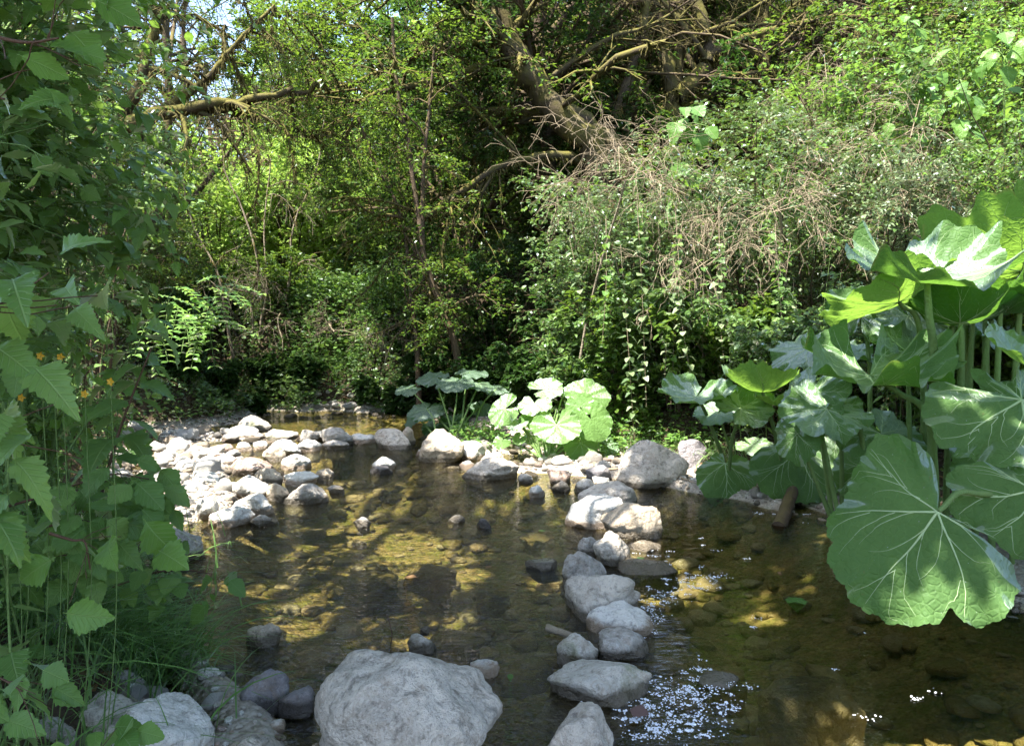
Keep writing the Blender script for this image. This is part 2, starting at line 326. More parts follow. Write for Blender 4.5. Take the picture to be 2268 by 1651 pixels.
# ground
def ground_mat():
    m, t = newmat('stream_bed_and_soil'); g = geo(t); co = g.outputs['Position']
    sep = N(t, 'ShaderNodeSeparateXYZ'); t.links.new(co, sep.inputs[0])
    n1 = noise(t, co, 1.4, 5, 0.6, 0.5); n2 = noise(t, co, 9, 5, 0.7); n3 = noise(t, co, 60, 3)
    v = N(t, 'ShaderNodeTexVoronoi'); v.inputs['Scale'].default_value = 22; t.links.new(co, v.inputs['Vector'])
    v2 = N(t, 'ShaderNodeTexVoronoi'); v2.inputs['Scale'].default_value = 60; t.links.new(co, v2.inputs['Vector'])
    bed = ramp(t, n1, [(0.36, (0.045, 0.055, 0.018)), (0.46, (0.09, 0.085, 0.032)), (0.56, (0.15, 0.11, 0.05)), (0.70, (0.23, 0.17, 0.09))]).outputs[0]
    bed = mixc(t, 0.55, bed, mixc(t, v.outputs['Color'], (0.10, 0.08, 0.03), (0.34, 0.24, 0.11)))
    bed = mixc(t, 0.3, bed, mixc(t, v2.outputs['Color'], (0.08, 0.06, 0.03), (0.5, 0.4, 0.2)))
    bed = mixc(t, ramp(t, n2, [(0.42, (0, 0, 0)), (0.6, (0.75, 0.75, 0.75))]).outputs[0], bed, (0.10, 0.115, 0.02))
    grav = mixc(t, v2.outputs['Color'], (0.24, 0.20, 0.15), (0.46, 0.42, 0.36))
    grav = mixc(t, 0.5, grav, mixc(t, v.outputs['Color'], (0.20, 0.16, 0.12), (0.42, 0.38, 0.32)))
    soil = ramp(t, n2, [(0.3, (0.03, 0.022, 0.014)), (0.55, (0.07, 0.05, 0.03)), (0.75, (0.05, 0.075, 0.02))]).outputs[0]
    k1 = math_(t, 'MULTIPLY', math_(t, 'ADD', sep.outputs[2], 0.01), 50.0, clamp=True)
    k2 = math_(t, 'MULTIPLY', math_(t, 'SUBTRACT', sep.outputs[2], math_(t, 'MULTIPLY_ADD', n2, 0.06, 0.04)), 20.0, clamp=True)
    c = mixc(t, k1, bed, grav); c = mixc(t, k2, c, soil)
    p = N(t, 'ShaderNodeBsdfPrincipled'); p.inputs['Roughness'].default_value = 0.85; t.links.new(c, p.inputs['Base Color'])
    p.inputs['Specular IOR Level'].default_value = 0.2
    b_ = N(t, 'ShaderNodeBump'); b_.inputs['Strength'].default_value = 0.8; b_.inputs['Distance'].default_value = 0.03
    t.links.new(math_(t, 'SUBTRACT', math_(t, 'ADD', n2, math_(t, 'MULTIPLY', n3, 0.3)), math_(t, 'ADD', v.outputs['Distance'], math_(t, 'MULTIPLY', v2.outputs['Distance'], .5))), b_.inputs['Height'])
    t.links.new(b_.outputs[0], p.inputs['Normal'])
    o = N(t, 'ShaderNodeOutputMaterial'); t.links.new(p.outputs[0], o.inputs[0]); return m
M['ground'] = ground_mat()
def water_mat():
    m, t = newmat('stream_water'); g = geo(t); co = g.outputs['Position']
    mp = N(t, 'ShaderNodeMapping'); mp.inputs['Scale'].default_value = (6, 17, 1); mp.inputs['Rotation'].default_value = (0, 0, math.radians(12)); t.links.new(co, mp.inputs[0])
    a = noise(t, mp.outputs[0], 1.3, 3, 0.55, 0.8)
    mp2 = N(t, 'ShaderNodeMapping'); mp2.inputs['Scale'].default_value = (20, 46, 1); mp2.inputs['Rotation'].default_value = (0, 0, math.radians(-14)); t.links.new(co, mp2.inputs[0])
    b = noise(t, mp2.outputs[0], 1.0, 2, 0.5, 0.6)
    # current: lively in the main run, calm in the backwater on the right of the stone line
    sep = N(t, 'ShaderNodeSeparateXYZ'); t.links.new(co, sep.inputs[0])
    calm = math_(t, 'MULTIPLY', math_(t, 'SUBTRACT', math_(t, 'MULTIPLY_ADD', noise(t, co, 2.5, 2), 0.5, sep.outputs[0]), 0.62), 3.0, clamp=True)
    amp = math_(t, 'MULTIPLY_ADD', calm, -0.86, 1.0)
    h = math_(t, 'MULTIPLY', math_(t, 'ADD', a, math_(t, 'MULTIPLY', b, 0.5)), amp)
    bp = N(t, 'ShaderNodeBump'); bp.inputs['Strength'].default_value = 1.0; bp.inputs['Distance'].default_value = 0.024
    t.links.new(h, bp.inputs['Height'])
    fr = N(t, 'ShaderNodeFresnel'); fr.inputs['IOR'].default_value = 1.40; t.links.new(bp.outputs[0], fr.inputs['Normal'])
    gl = N(t, 'ShaderNodeBsdfGlossy'); gl.inputs['Roughness'].default_value = 0.015; t.links.new(bp.outputs[0], gl.inputs['Normal'])
    tr = N(t, 'ShaderNodeBsdfTransparent'); tr.inputs[0].default_value = (0.76, 0.75, 0.58, 1)
    mx = N(t, 'ShaderNodeMixShader'); t.links.new(fr.outputs[0], mx.inputs[0]); t.links.new(tr.outputs[0], mx.inputs[1]); t.links.new(gl.outputs[0], mx.inputs[2])
    o = N(t, 'ShaderNodeOutputMaterial'); t.links.new(mx.outputs[0], o.inputs[0]); return m
M['water'] = water_mat()

# ------------------------------------------------------------------ ground and water
xs = axis_pts(-60, 60, -4.6, 3.2, 0.035); ys = axis_pts(-12, 90, 1.2, 9.5, 0.04)
GX, GY = np.meshgrid(xs, ys); GZ = H(GX, GY)
nx, ny = len(xs), len(ys)
idx = np.arange(nx * ny).reshape(ny, nx)
Fq = np.stack([idx[:-1, :-1], idx[:-1, 1:], idx[1:, 1:], idx[1:, :-1]], -1).reshape(-1, 4)
go = MB().add(np.stack([GX, GY, GZ], -1), Fq).build('ground', M['ground']); tag(go, kind='structure')
wx = np.linspace(-16, 6, 40); wy = np.linspace(-10, 16, 40); WX, WY = np.meshgrid(wx, wy)
idx = np.arange(1600).reshape(40, 40)
Fq = np.stack([idx[:-1, :-1], idx[:-1, 1:], idx[1:, 1:], idx[1:, :-1]], -1).reshape(-1, 4)
wob = MB().add(np.stack([WX, WY, 0 * WX], -1), Fq).build('water', M['water']); tag(wob, kind='structure')

# ------------------------------------------------------------------ tubes, branches, leaves
def tubes(P, R, sides=4, rnd=None):
    """P (M,K,3) polylines, R (M,K) radii"""
    P = np.asarray(P, float); R = np.asarray(R, float); m, k, _ = P.shape
    T = np.gradient(P, axis=1); T = norm(T)
    ref = np.where(np.abs(T[..., 2:3]) > 0.9, np.array([1.0, 0, 0]), np.array([0, 0, 1.0]))
    A = norm(np.cross(T, ref)); B = np.cross(T, A)
    th = np.arange(sides) * 2 * math.pi / sides
    V = P[:, :, None, :] + R[:, :, None, None] * (np.cos(th)[None, None, :, None] * A[:, :, None, :] + np.sin(th)[None, None, :, None] * B[:, :, None, :])
    base = (np.arange(m) * k * sides)[:, None, None]; i = (np.arange(k - 1) * sides)[None, :, None]; j = np.arange(sides)[None, None, :]
    j2 = (j + 1) % sides
    Fq = np.stack([base + i + j, base + i + j2, base + i + sides + j2, base + i + sides + j], -1).reshape(-1, 4)
    r = None if rnd is None else np.repeat(rnd, k * sides)
    return V.reshape(-1, 3), Fq, r
def smoothpoly(pts, n):
    """Catmull-Rom through pts, n samples"""
    p = np.asarray(pts, float); p = np.vstack([2 * p[0] - p[1], p, 2 * p[-1] - p[-2]])
    u = np.linspace(0, len(p) - 3 - 1e-6, n); i = u.astype(int); t = (u - i)[:, None]
    a, b, c, d = p[i], p[i + 1], p[i + 2], p[i + 3]
    return 0.5 * ((2 * b) + (-a + c) * t + (2 * a - 5 * b + 4 * c - d) * t * t + (-a + 3 * b - 3 * c + d) * t ** 3)
def spawn(P, R, n, length, ang=0.9, droop=0.15, K=5, lo=0.2, hi=1.0, up=0.15, flat=0.5, wob=0.15, rr=0.55, g=None):
    """children branches of polylines P (M,K,3)"""
    g = g or rng; M_, k, _ = P.shape
    t = g.uniform(lo, hi, (M_, n)) * (k - 1); i = np.minimum(t.astype(int), k - 2); f = (t - i)[..., None]
    ar = np.arange(M_)[:, None]
    p0 = P[ar, i] * (1 - f) + P[ar, i + 1] * f; d = norm(P[ar, i + 1] - P[ar, i])
    r0 = (R[ar, i] * (1 - f[..., 0]) + R[ar, i + 1] * f[..., 0]) * rr
    s = g.normal(size=(M_, n, 3)); s[..., 2] *= flat
    s = norm(s - (s * d).sum(-1, keepdims=True) * d)
    a = g.normal(ang, 0.25, (M_, n, 1))
    dr = norm(np.cos(a) * d + np.sin(a) * s + np.array([0, 0, up]))
    L = g.uniform(length[0], length[1], (M_, n, 1)) * (1.1 - 0.5 * (t / (k - 1))[..., None])
    out = [p0]; cur = p0
    for q in range(1, K):
        dr = norm(dr + g.normal(size=dr.shape) * wob - np.array([0, 0, droop / K * 2]))
        cur = cur + dr * L / (K - 1); out.append(cur)
    C = np.stack(out, 2).reshape(M_ * n, K, 3)
    rad = r0.reshape(-1, 1) * np.linspace(1, 0.3, K)[None]
    return C, np.maximum(rad, 0.0015)
def leafpts(P, n, lo=0.1, hi=1.0, jit=0.02, g=None, tilt=0.35, side=1.0):
    g = g or rng; M_, k, _ = P.shape
    t = g.uniform(lo, hi, (M_, n)) * (k - 1); i = np.minimum(t.astype(int), k - 2); f = (t - i)[..., None]; ar = np.arange(M_)[:, None]
    p = P[ar, i] * (1 - f) + P[ar, i + 1] * f; d = norm(P[ar, i + 1] - P[ar, i])
    p = p + g.normal(size=p.shape) * jit
    s = np.cross(d, np.array([0, 0, 1.0])); s = norm(s + g.normal(size=s.shape) * 0.25) * np.where(g.random((M_, n, 1)) < 0.5, -1, 1)
    ax = norm(d * g.uniform(0.2, 1, (M_, n, 1)) + s * side + g.normal(size=s.shape) * 0.25 + np.array([0, 0, -0.08]))
    nr = norm(np.array([0, 0, 1.0]) + g.normal(size=ax.shape) * tilt)
    return p.reshape(-1, 3), ax.reshape(-1, 3), nr.reshape(-1, 3)
def place(tpl, pos, ax, nr, size, rnd=None, g=None):
    g = g or rng; TV, TF = tpl; n = len(pos)
    y = norm(ax); x = norm(np.cross(y, nr)); z = np.cross(x, y)
    size = np.broadcast_to(np.asarray(size, float), (n,)); cz = g.uniform(.2, 2.6, (n, 1, 1)); wx = g.uniform(.8, 1.2, (n, 1, 1))
    V = (TV[None, :, 0:1] * wx * x[:, None] + TV[None, :, 1:2] * y[:, None] + TV[None, :, 2:3] * cz * z[:, None]) * size[:, None, None] + pos[:, None]
    Fc = (TF[None] + (np.arange(n) * len(TV))[:, None, None]).reshape(-1, TF.shape[1])
    if rnd is None: rnd = g.random(n)
    if len(TV) > 12: u_ = TV.copy(); u_[:, 2] = 1; PUV[0] = np.tile(u_, (n, 1)).astype(np.float32)
    return V.reshape(-1, 3), Fc, np.repeat(rnd, len(TV))
# leaf templates: x across, y along, z up
T_DIA = (np.array([(0, 0, 0), (0.30, 0.42, 0.07), (0, 1, -0.06), (-0.30, 0.42, 0.07)], float), np.array([(0, 1, 2), (0, 2, 3)]))
T_OVAL = (np.array([(0, 0, 0), (0.24, 0.22, .05), (0.34, 0.5, .07), (0.2, 0.82, 0.0), (0, 1.0, -0.12), (-0.2, 0.82, 0.0), (-0.34, 0.5, .07), (-0.24, 0.22, .05), (0, 0.5, 0.0)], float),
          np.array([(0, 1, 8), (1, 2, 8), (2, 3, 8), (3, 4, 8), (4, 5, 8), (5, 6, 8), (6, 7, 8), (7, 0, 8)]))
def serr_leaf(n=9, width=0.40, peak=0.35, tooth=0.13, fold=0.16, droop=0.22, power=0.8, petiole=0.12, tipw=0.0):
    V = []; 
    for i in range(n + 1):
        t = i / n; V.append((0, petiole + t, -droop * t * t))
    def w(t): 
        a = (t / peak) if t < peak else (1 - t) / (1 - peak)
        return width * max(a, 0) ** (power if t < peak else power * 1.15)
    side = {}
    for s in (-1, 1):
        ids = []
        for i in range(n):
            for q, dt in ((0, 0.15), (1, 0.80)):
                t = (i + dt) / n
                ww = w(t) * (1 + (tooth if q else -tooth * 0.6)) ; tt = t + (0.02 if q else 0)
                ids.append(len(V)); V.append((s * ww, petiole + tt, fold * ww - droop * t * t + 0.012 * math.sin(i * 2.1)))
        side[s] = ids
    Fc = []
    for s in (-1, 1):
        ids = side[s]
        for i in range(n):
            a, b = ids[2 * i], ids[2 * i + 1]; m0, m1 = i, i + 1
            tri = [(m0, a, b), (m0, b, m1)]
            if i < n - 1: tri.append((m1, b, ids[2 * i + 2]))
            for q in tri: Fc.append(q if s > 0 else q[::-1])
    k = len(V); V += [(-0.012, 0, 0), (0.012, 0, 0), (0.01, petiole, 0), (-0.01, petiole, 0)]; Fc += [(k, k + 1, k + 2), (k, k + 2, k + 3)]
    return (np.array(V, float), np.array(Fc))
T_NETTLE = serr_leaf(9, 0.36, 0.25, 0.16, 0.18, 0.30, 0.7)
T_HAZEL = serr_leaf(8, 0.42, 0.45, 0.10, 0.14, 0.22, 0.62)
T_BROAD = serr_leaf(8, 0.44, 0.33, 0.05, 0.12, 0.25, 0.5)
T_LANCE = serr_leaf(5, 0.14, 0.4, 0.03, 0.2, 0.3, 0.8)
def culled(pos, *arrs, gaps=(), soft=0.25, g=None):
    g = g or rng; keep = np.ones(len(pos), bool)
    for (c, r) in gaps:
        v = pos - np.asarray(c); t = v @ SUN; dd = np.linalg.norm(v - t[:, None] * SUN, axis=1)
        keep &= ~((dd < r * g.uniform(1 - soft, 1 + soft, len(pos))) & (t > 0.9))
    return [pos[keep]] + [a[keep] for a in arrs]
def cull_twigs(P, Rr, gaps):
    k = culled(P[:, -1], np.arange(len(P)), gaps=gaps, soft=.1)[1]
    k = k[np.isin(k, culled(P[:, P.shape[1] // 2], np.arange(len(P)), gaps=gaps, soft=.1)[1])]
    return P[k], Rr[k]
GAPS = []          # openings in the foliage that let the sun down: (world point, radius)
def gap(px, py, r, z=0.0): GAPS.append((ground(px, py, z), r))
def gapY(px, py, Y, r): GAPS.append((at(px, py, Y), r))
gap(560, 1060, 0.8); gap(500, 1130, 0.5); gap(640, 1040, 0.5); gap(500, 1000, 0.7); gap(560, 955, 0.5, .1)
gap(1210, 1010, 0.6, .1); gap(450, 1060, .5); gapY(1110, 890, 7.0, 0.33); gapY(1290, 900, 7.0, 0.3); gap(1100, 1030, 0.4); gap(1000, 985, 0.25, .1); gap(1240, 1050, 0.3)
gap(1340, 1140, 0.42, .12); gap(1410, 1150, 0.30, .1); gap(1430, 1010, 0.28, .1)
gap(770, 890, 1.0, .1); gap(830, 1030, 0.15)
gap(540, 1230, 0.28); gap(640, 1290, 0.22); gap(2170, 1610, 0.42); gap(1390, 1240, .12)
for px, py, Y, r in ((1330, 480, 8.2, 0.8), (1500, 330, 8.5, 0.9), (1500, 560, 7.6, 0.9), (1700, 430, 7.5, 1.0), (1680, 650, 6.5, 0.6), (1850, 560, 6.4, 0.7), (1980, 420, 6.5, 1.0), (2150, 330, 6.5, 1.1), (2250, 480, 5.5, .9),
                     (2130, 150, 7.5, 1.1), (1900, 200, 9, 1.2), (1700, 200, 11, 1.2), (1640, 820, 5.5, .35), (2050, 520, 2.9, .35), (1900, 600, 3.0, .3), (2150, 450, 3.4, .35), (1900,800,2.9,.22), (1660,810,3.7,.25),
                     (60, 300, 2.2, 0.35), (150, 480, 3.0, .5), (230, 330, 3.4, .7), (330, 600, 4.5, .7), (430, 680, 6.5, .6),
                     (600, 650, 12, 1.3), (760, 700, 13, 1.2), (600, 430, 19, 3.2), (640, 450, 25, 4.5), (600, 400, 34, 7), (700, 520, 20, 3), (450, 400, 34, 4), (1000, 60, 11.5, .9), (1280, 430, 13, .6), (560, 760, 11, .7), (880,200,10,.8)):
    gapY(px, py, Y, r)
for _q in ((0, 2.4, .3), (-.35, 2.4, .3), (.25, 2.5, .3), (-.1, 2.8, .5), (0, 2.6, .65), (-.3, 2.5, .55), (.3, 2.6, .5), (-.5, 8, .6), (0, 8, .7), (-.8, 7.9, .4), (0, 2.15, .3), (.15, 2.2, .2), (1.3, 3.6, 0), (1.6, 3.1, 0), (1.1, 4.1, 0), (1.0, 3.2, 0), (1.9, 3.6, 0), (1.5, 4.6, 0), *[(a_, b_, c_) for a_ in (-1.0, -.3, .4, 1.1) for b_ in (9.8, 11.0) for c_ in (.5, 1.4, 2.3)], (1.4, 2.6, .6), (1.1, 2.6, .7), (.55, 2.8, .1), (.6, 3.6, .1), (-.8, 2.5, .1), (1.7, 2.7, .8)):
    GAPS[:] = [q for q in GAPS if np.linalg.norm((np.array(_q) - q[0]) - ((np.array(_q) - q[0]) @ SUN) * SUN) > q[1] * 1.25 + .12 or q[0][1] < 2.55 and q[0][2] < .1 and q[0][0] > 1.2]
_g = np.random.default_rng(12)
for _p in ((20, 100, 2.1, .30), (90, 200, 2.25, .28), (-20, 300, 2.1, .28), (30, 520, 2.2, .25), (60, 100, 2.9, .55), (180, 250, 3.3, .65), (70, 370, 2.8, .4), (190, 60, 3.3, .65), (120, 560, 2.9, .35), (230, 520, 3.6, .5), (280, 700, 4.2, .4), (300, 850, 4.0, .2), (140, 400, 3.0, .6), (100, 250, 3.2, .8), (200, 250, 4, 1.0), (260, 450, 5, .8)): gapY(*_p)
for _k in range(120):
    _x, _y = _g.uniform(150, 2400), _g.uniform(-100, 720)
    if 820 < _x < 1330 and _y > 330: continue
    gapY(_x, _y, _g.uniform(8.5, 17), _g.uniform(.3, .85))
for _k in range(26):
    gapY(_g.uniform(100, 2300), _g.uniform(-50, 600), _g.uniform(19, 30), _g.uniform(1.0, 1.8))

# ------------------------------------------------------------------ rocks
import bmesh
_ico = {}
def ico(sub):
    if sub not in _ico:
        bm = bmesh.new(); bmesh.ops.create_icosphere(bm, subdivisions=sub, radius=1)
        bm.verts.ensure_lookup_table()
        _ico[sub] = (np.array([v.co[:] for v in bm.verts]), np.array([[v.index for v in f.verts] for f in bm.faces])); bm.free()
    return _ico[sub]
def rock_shape(seed, sub=4, angular=0.5, rough=0.05):
    angular = min(1.0, angular + .28)
    g = np.random.default_rng(seed); D, Fc = ico(sub)
    n = 9 + int(angular * 8); nr = norm(g.normal(size=(n, 3))); dist = g.uniform(0.72 - 0.12 * angular, 1.0, n)
    dots = D @ nr.T; r = np.where(dots > 0.05, dist[None] / np.maximum(dots, 0.05), 9)
    k = 7 + 26 * angular
    r = -np.log(np.exp(-k * np.minimum(r, 3)).sum(1) + np.exp(-k * 1.12)) / k
    P = D * r[:, None]; off = g.uniform(0, 50, 3)
    nz = np.array([mnoise.fractal(Vector(p * 1.7 + off), 0.8, 2.1, 5) for p in P])
    nz2 = np.array([mnoise.noise(Vector(p * 9 + off)) for p in P]) if sub >= 4 else 0
    P = D * (r * (1 + rough * 2.2 * nz + rough * 0.25 * nz2))[:, None]
    P /= np.abs(P).max(0)
    return P, Fc
ROCKN = [100]
ROCKXY = []
def rock(b, mat, label, group=None, zb=0.0, ang=0.5, sub=4, dep=0.8, sink=0.25, rough=0.05, name='stone', tiltz=None, hs=1.0, seed=None):
    x0, y0, x1, y1 = b; ROCKN[0] += 1; sd = seed or ROCKN[0]
    p = ground((x0 + x1) / 2, y1, zb); Y = p[1]; wdt = (x1 - x0) / F * math.hypot(Y, CAMH) * 1.02
    ry = wdt * dep / 2; Yc = Y + ry * 0.85
    top = at((x0 + x1) / 2, y0, Yc)[2]; h = max(top - zb, 0.02) * hs
    xc = at((x0 + x1) / 2, (y0 + y1) / 2, Yc)[0]
    P, Fc = rock_shape(sd, sub, ang, rough)
    V = P * np.array([wdt / 2 * 1.07, ry * 1.05, h * (1 - sink) + sink * h])
    V[:, 2] = np.where(P[:, 2] > 0, P[:, 2] * h * (1 - sink) , P[:, 2] * (h * 0.4 + min(0.14, wdt * .45)))
    tp_ = np.where(P[:, 2] < 0, 1 / np.sqrt(np.maximum(1 - .85 * P[:, 2] ** 2, .3)), 1.0); V[:, 0] *= tp_; V[:, 1] *= tp_
    base = np.array([xc, Yc, zb + sink * h])
    ROCKXY.append((xc, Yc, wdt / 2, ry))
    o = MB().add(V + base, Fc).build(name, M[mat], loc=base)
    return tag(o, label, 'stone' if wdt < 0.28 else 'boulder', group)

# foreground
rock((700, 1432, 1085, 1800), 'rock_blue', 'largest pale grey boulder at the bottom centre edge of the stream', ang=0.35, sub=6, dep=0.9, seed=11, rough=0.04, name='boulder', sink=.3)
rock((525, 1480, 640, 1580), 'rock_dark', 'dark wet slab of stone left of the largest boulder', ang=0.6, sub=5, dep=.9, rough=.06)
rock((625, 1515, 706, 1592), 'rock_dark', 'small dark wet stone wedged between the dark slab and the largest boulder', ang=0.6)
rock((553, 1378, 623, 1432), 'rock_tan', 'small tan stone alone in open water above the dark slab', ang=0.7)
rock((1035, 1458, 1102, 1500), 'rock_pale', 'small white flat topped stone behind the right shoulder of the largest boulder', ang=0.8)
rock((905, 1403, 962, 1446), 'rock_moss', 'small mossy grey stone half sunk behind the largest boulder', ang=0.4)
rock((932, 1385, 952, 1402), 'rock_tan', 'tiny tan stone just above the half sunk mossy stone')
rock((232, 1478, 314, 1542), 'rock_grey', 'grey oval stone leaning at the end of the grass tuft', zb=.05, ang=.3)
rock((312, 1432, 365, 1474), 'rock_moss', 'small mossy flat stone among grass at the water edge', zb=.02)
rock((378, 1428, 449, 1492), 'rock_blue', 'blue grey pointed stone standing in water by the grass', ang=.7, dep=.9)
rock((135, 1500, 230, 1572), 'rock_pale', 'round white stone in the grass, left of the grey oval stone', zb=.08, ang=.25)
rock((172, 1533, 282, 1640), 'rock_blue', 'pale rounded stone between the round white one and the big flat slab', zb=.08, ang=.25)
rock((255, 1538, 465, 1740), 'rock_pale', 'big flat pale slab with a ridge at the bottom left water edge', zb=.03, ang=.85, sub=5, dep=.9, rough=.045, name='boulder')
rock((38, 1585, 155, 1690), 'rock_grey', 'greyish stone in the bottom left corner under leaves', zb=.1, ang=.4)
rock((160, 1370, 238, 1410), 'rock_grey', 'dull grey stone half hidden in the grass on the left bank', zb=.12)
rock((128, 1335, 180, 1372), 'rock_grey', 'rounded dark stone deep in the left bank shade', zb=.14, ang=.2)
# line of stones, right of centre
rock((1205, 1540, 1360, 1760), 'rock_blue', 'tall pointed pale boulder at the bottom edge, nearest of the stone line', ang=.85, sub=5, dep=.9, rough=.05, name='boulder')
rock((1192, 1458, 1428, 1562), 'rock_moss', 'long humped tan boulder with mossy edge in the stone line', ang=.5, sub=5, dep=.7, rough=.06, name='boulder')
rock((1222, 1400, 1320, 1475), 'rock_moss', 'rough speckled stone just above the long humped boulder', ang=.6, sub=5)
rock((1322, 1386, 1432, 1462), 'rock_grey', 'smooth grey slab sloping into the water beside the rough speckled stone', ang=.8)
rock((1286, 1340, 1437, 1412), 'rock_pale', 'pale blocky stone with pinkish end in the stone line', ang=.8, sub=5)
rock((1245, 1268, 1412, 1375), 'rock_blue', 'large smooth grey boulder in the middle of the stone line', ang=.6, sub=5, dep=.9, name='boulder')
rock((1241, 1220, 1337, 1298), 'rock_grey', 'dark wet mottled stone behind the large smooth grey boulder', ang=.5, rough=.08)
rock((1311, 1168, 1399, 1252), 'rock_blue', 'cracked blue grey stone standing upright in the stone line', ang=.8, sub=5)
rock((1276, 1186, 1325, 1236), 'rock_grey', 'small brownish stone left of the cracked upright one', rough=.08)
rock((1166, 1232, 1244, 1262), 'rock_grey', 'low grey stone alone left of the stone line', ang=.7)
rock((1385, 1193, 1462, 1228), 'rock_tan', 'tan stone just breaking the water right of the cracked upright stone', ang=.3, zb=-.02)
rock((1352, 1238, 1492, 1284), 'rock_tan', 'low brown slab awash with fluff on its edge', ang=.4, zb=-.03)
rock((1256, 1083, 1402, 1172), 'rock_pale', 'bright sunlit boulder, front left one of the clustered trio', ang=.35, sub=5, dep=.9, rough=.07, name='boulder')
rock((1334, 1108, 1460, 1192), 'rock_tan', 'tan sunlit boulder, front right one of the clustered trio', ang=.4, sub=5, dep=.8, name='boulder')
rock((1284, 1060, 1425, 1130), 'rock_blue', 'flat grey topped boulder at the back of the clustered trio', ang=.5, sub=5, dep=.9, name='boulder')
rock((1368, 972, 1517, 1068), 'rock_blue', 'large smooth pinkish grey boulder on the right gravel shore', ang=.3, sub=5, zb=.04, dep=.8, name='boulder')
rock((1498, 972, 1567, 1030), 'rock_dark', 'dark mossy round boulder under the big leaves on the right shore', ang=.2, zb=.06)
rock((1418, 1036, 1472, 1078), 'rock_grey', 'rounded grey stone in front of the pinkish grey boulder', ang=.25)
rock((1455, 1040, 1508, 1078), 'rock_moss', 'rounded mossy stone in front of the pinkish grey boulder', ang=.2)
# centre shore
rock((932, 950, 1034, 1020), 'rock_tan', 'big round tan boulder at the tip of the gravel spit', ang=.3, sub=5, zb=.02, dep=.9, name='boulder')
rock((1012, 974, 1072, 1014), 'rock_pale', 'white rounded stone touching the big tan boulder', ang=.3, zb=.02)
rock((1026, 1012, 1145, 1062), 'rock_blue', 'long smooth lilac grey stone sloping at the gravel edge', ang=.5, zb=0, dep=.6, sub=5)
rock((1062, 1002, 1118, 1035), 'rock_tan', 'tan stone behind the long lilac grey stone', zb=.03)
rock((1170, 1073, 1205, 1102), 'rock_pale', 'small white angular stone standing in shallow water', ang=.9)
rock((1205, 1038, 1262, 1062), 'rock_red', 'reddish brown flat stone on the gravel shore', zb=.04)
rock((1222, 1064, 1264, 1088), 'rock_tan', 'tan oval stone at the water side of the gravel', ang=.2)
rock((1148, 1046, 1182, 1068), 'rock_grey', 'grey stone on the gravel right of the lilac grey stone', zb=.02)
rock((1298, 1026, 1352, 1062), 'rock_dark', 'dark angular stone at the right end of the gravel', zb=.04, ang=.8)
rock((1262, 1060, 1318, 1090), 'rock_moss', 'flat greenish stone at the water side of the gravel', ang=.4)
rock((1312, 1050, 1350, 1075), 'rock_pale', 'small tan rounded stone behind the sunlit trio', zb=.02)
rock((818, 1010, 874, 1042), 'rock_pale', 'white pointed stone in mid stream with a dark wet one before it', ang=.7)
rock((820, 1028, 872, 1050), 'rock_dark', 'dark wet low stone touching the white pointed one in mid stream')
rock((784, 1143, 822, 1166), 'rock_grey', 'small violet grey stone alone in the green reflection', ang=.3)
rock((992, 1139, 1028, 1156), 'rock_grey', 'small wet stone left of two in the dark mid pool')
rock((1056, 1148, 1086, 1170), 'rock_dark', 'small dark stone right of two in the dark mid pool')
rock((828, 948, 908, 995), 'rock_blue', 'grey triangular boulder at the right end of the stone dam', ang=.6, sub=5)
rock((876, 944, 918, 986), 'rock_tan', 'sunlit pinkish boulder behind the grey triangular one', ang=.6)
rock((776, 958, 835, 982), 'rock_pale', 'low pale stones bridging the dam, left of the triangular boulder', ang=.5)
rock((702, 945, 778, 988), 'rock_grey', 'rounded grey boulder in the middle of the stone dam', ang=.25, sub=5)
rock((660, 950, 706, 982), 'rock_grey', 'grey stone left of the rounded dam boulder', ang=.5)
rock((706, 974, 770, 996), 'rock_grey', 'half lit flat stone in front of the rounded dam boulder')
rock((655, 974, 708, 1000), 'rock_pale', 'pale topped stone in front of the dam, left of the half lit flat one')
rock((590, 948, 660, 976), 'rock_moss', 'mossy brown stone in the stone dam')
rock((510, 940, 582, 972), 'rock_pale', 'white round stone at the left end of the dam', ang=.3)
rock((484, 946, 516, 968), 'rock_grey', 'small shaded stone at the far left end of the dam')
rock((520, 918, 598, 955), 'rock_moss', 'moss covered hump behind the white round dam stone', zb=.0, ang=.2)
# sunlit bar on the left
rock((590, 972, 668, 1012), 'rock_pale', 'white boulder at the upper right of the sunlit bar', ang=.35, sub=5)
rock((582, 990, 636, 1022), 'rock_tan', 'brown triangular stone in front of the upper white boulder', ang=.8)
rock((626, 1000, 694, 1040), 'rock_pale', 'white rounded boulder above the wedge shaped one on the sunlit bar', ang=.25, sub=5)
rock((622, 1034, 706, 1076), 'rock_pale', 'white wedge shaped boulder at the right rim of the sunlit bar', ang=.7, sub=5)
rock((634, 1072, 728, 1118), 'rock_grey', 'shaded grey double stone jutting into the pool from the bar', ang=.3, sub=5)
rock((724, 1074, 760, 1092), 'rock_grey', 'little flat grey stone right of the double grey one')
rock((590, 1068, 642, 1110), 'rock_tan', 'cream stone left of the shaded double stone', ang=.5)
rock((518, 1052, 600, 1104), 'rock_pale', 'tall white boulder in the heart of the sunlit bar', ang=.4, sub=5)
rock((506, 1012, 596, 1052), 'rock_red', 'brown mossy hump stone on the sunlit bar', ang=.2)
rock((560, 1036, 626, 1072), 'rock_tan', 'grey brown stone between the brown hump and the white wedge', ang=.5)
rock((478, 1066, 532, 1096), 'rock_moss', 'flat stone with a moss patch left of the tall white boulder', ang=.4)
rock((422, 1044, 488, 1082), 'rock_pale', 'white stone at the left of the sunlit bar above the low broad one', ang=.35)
rock((404, 1062, 470, 1100), 'rock_pale', 'low broad white stone beside the big leaves', ang=.35)
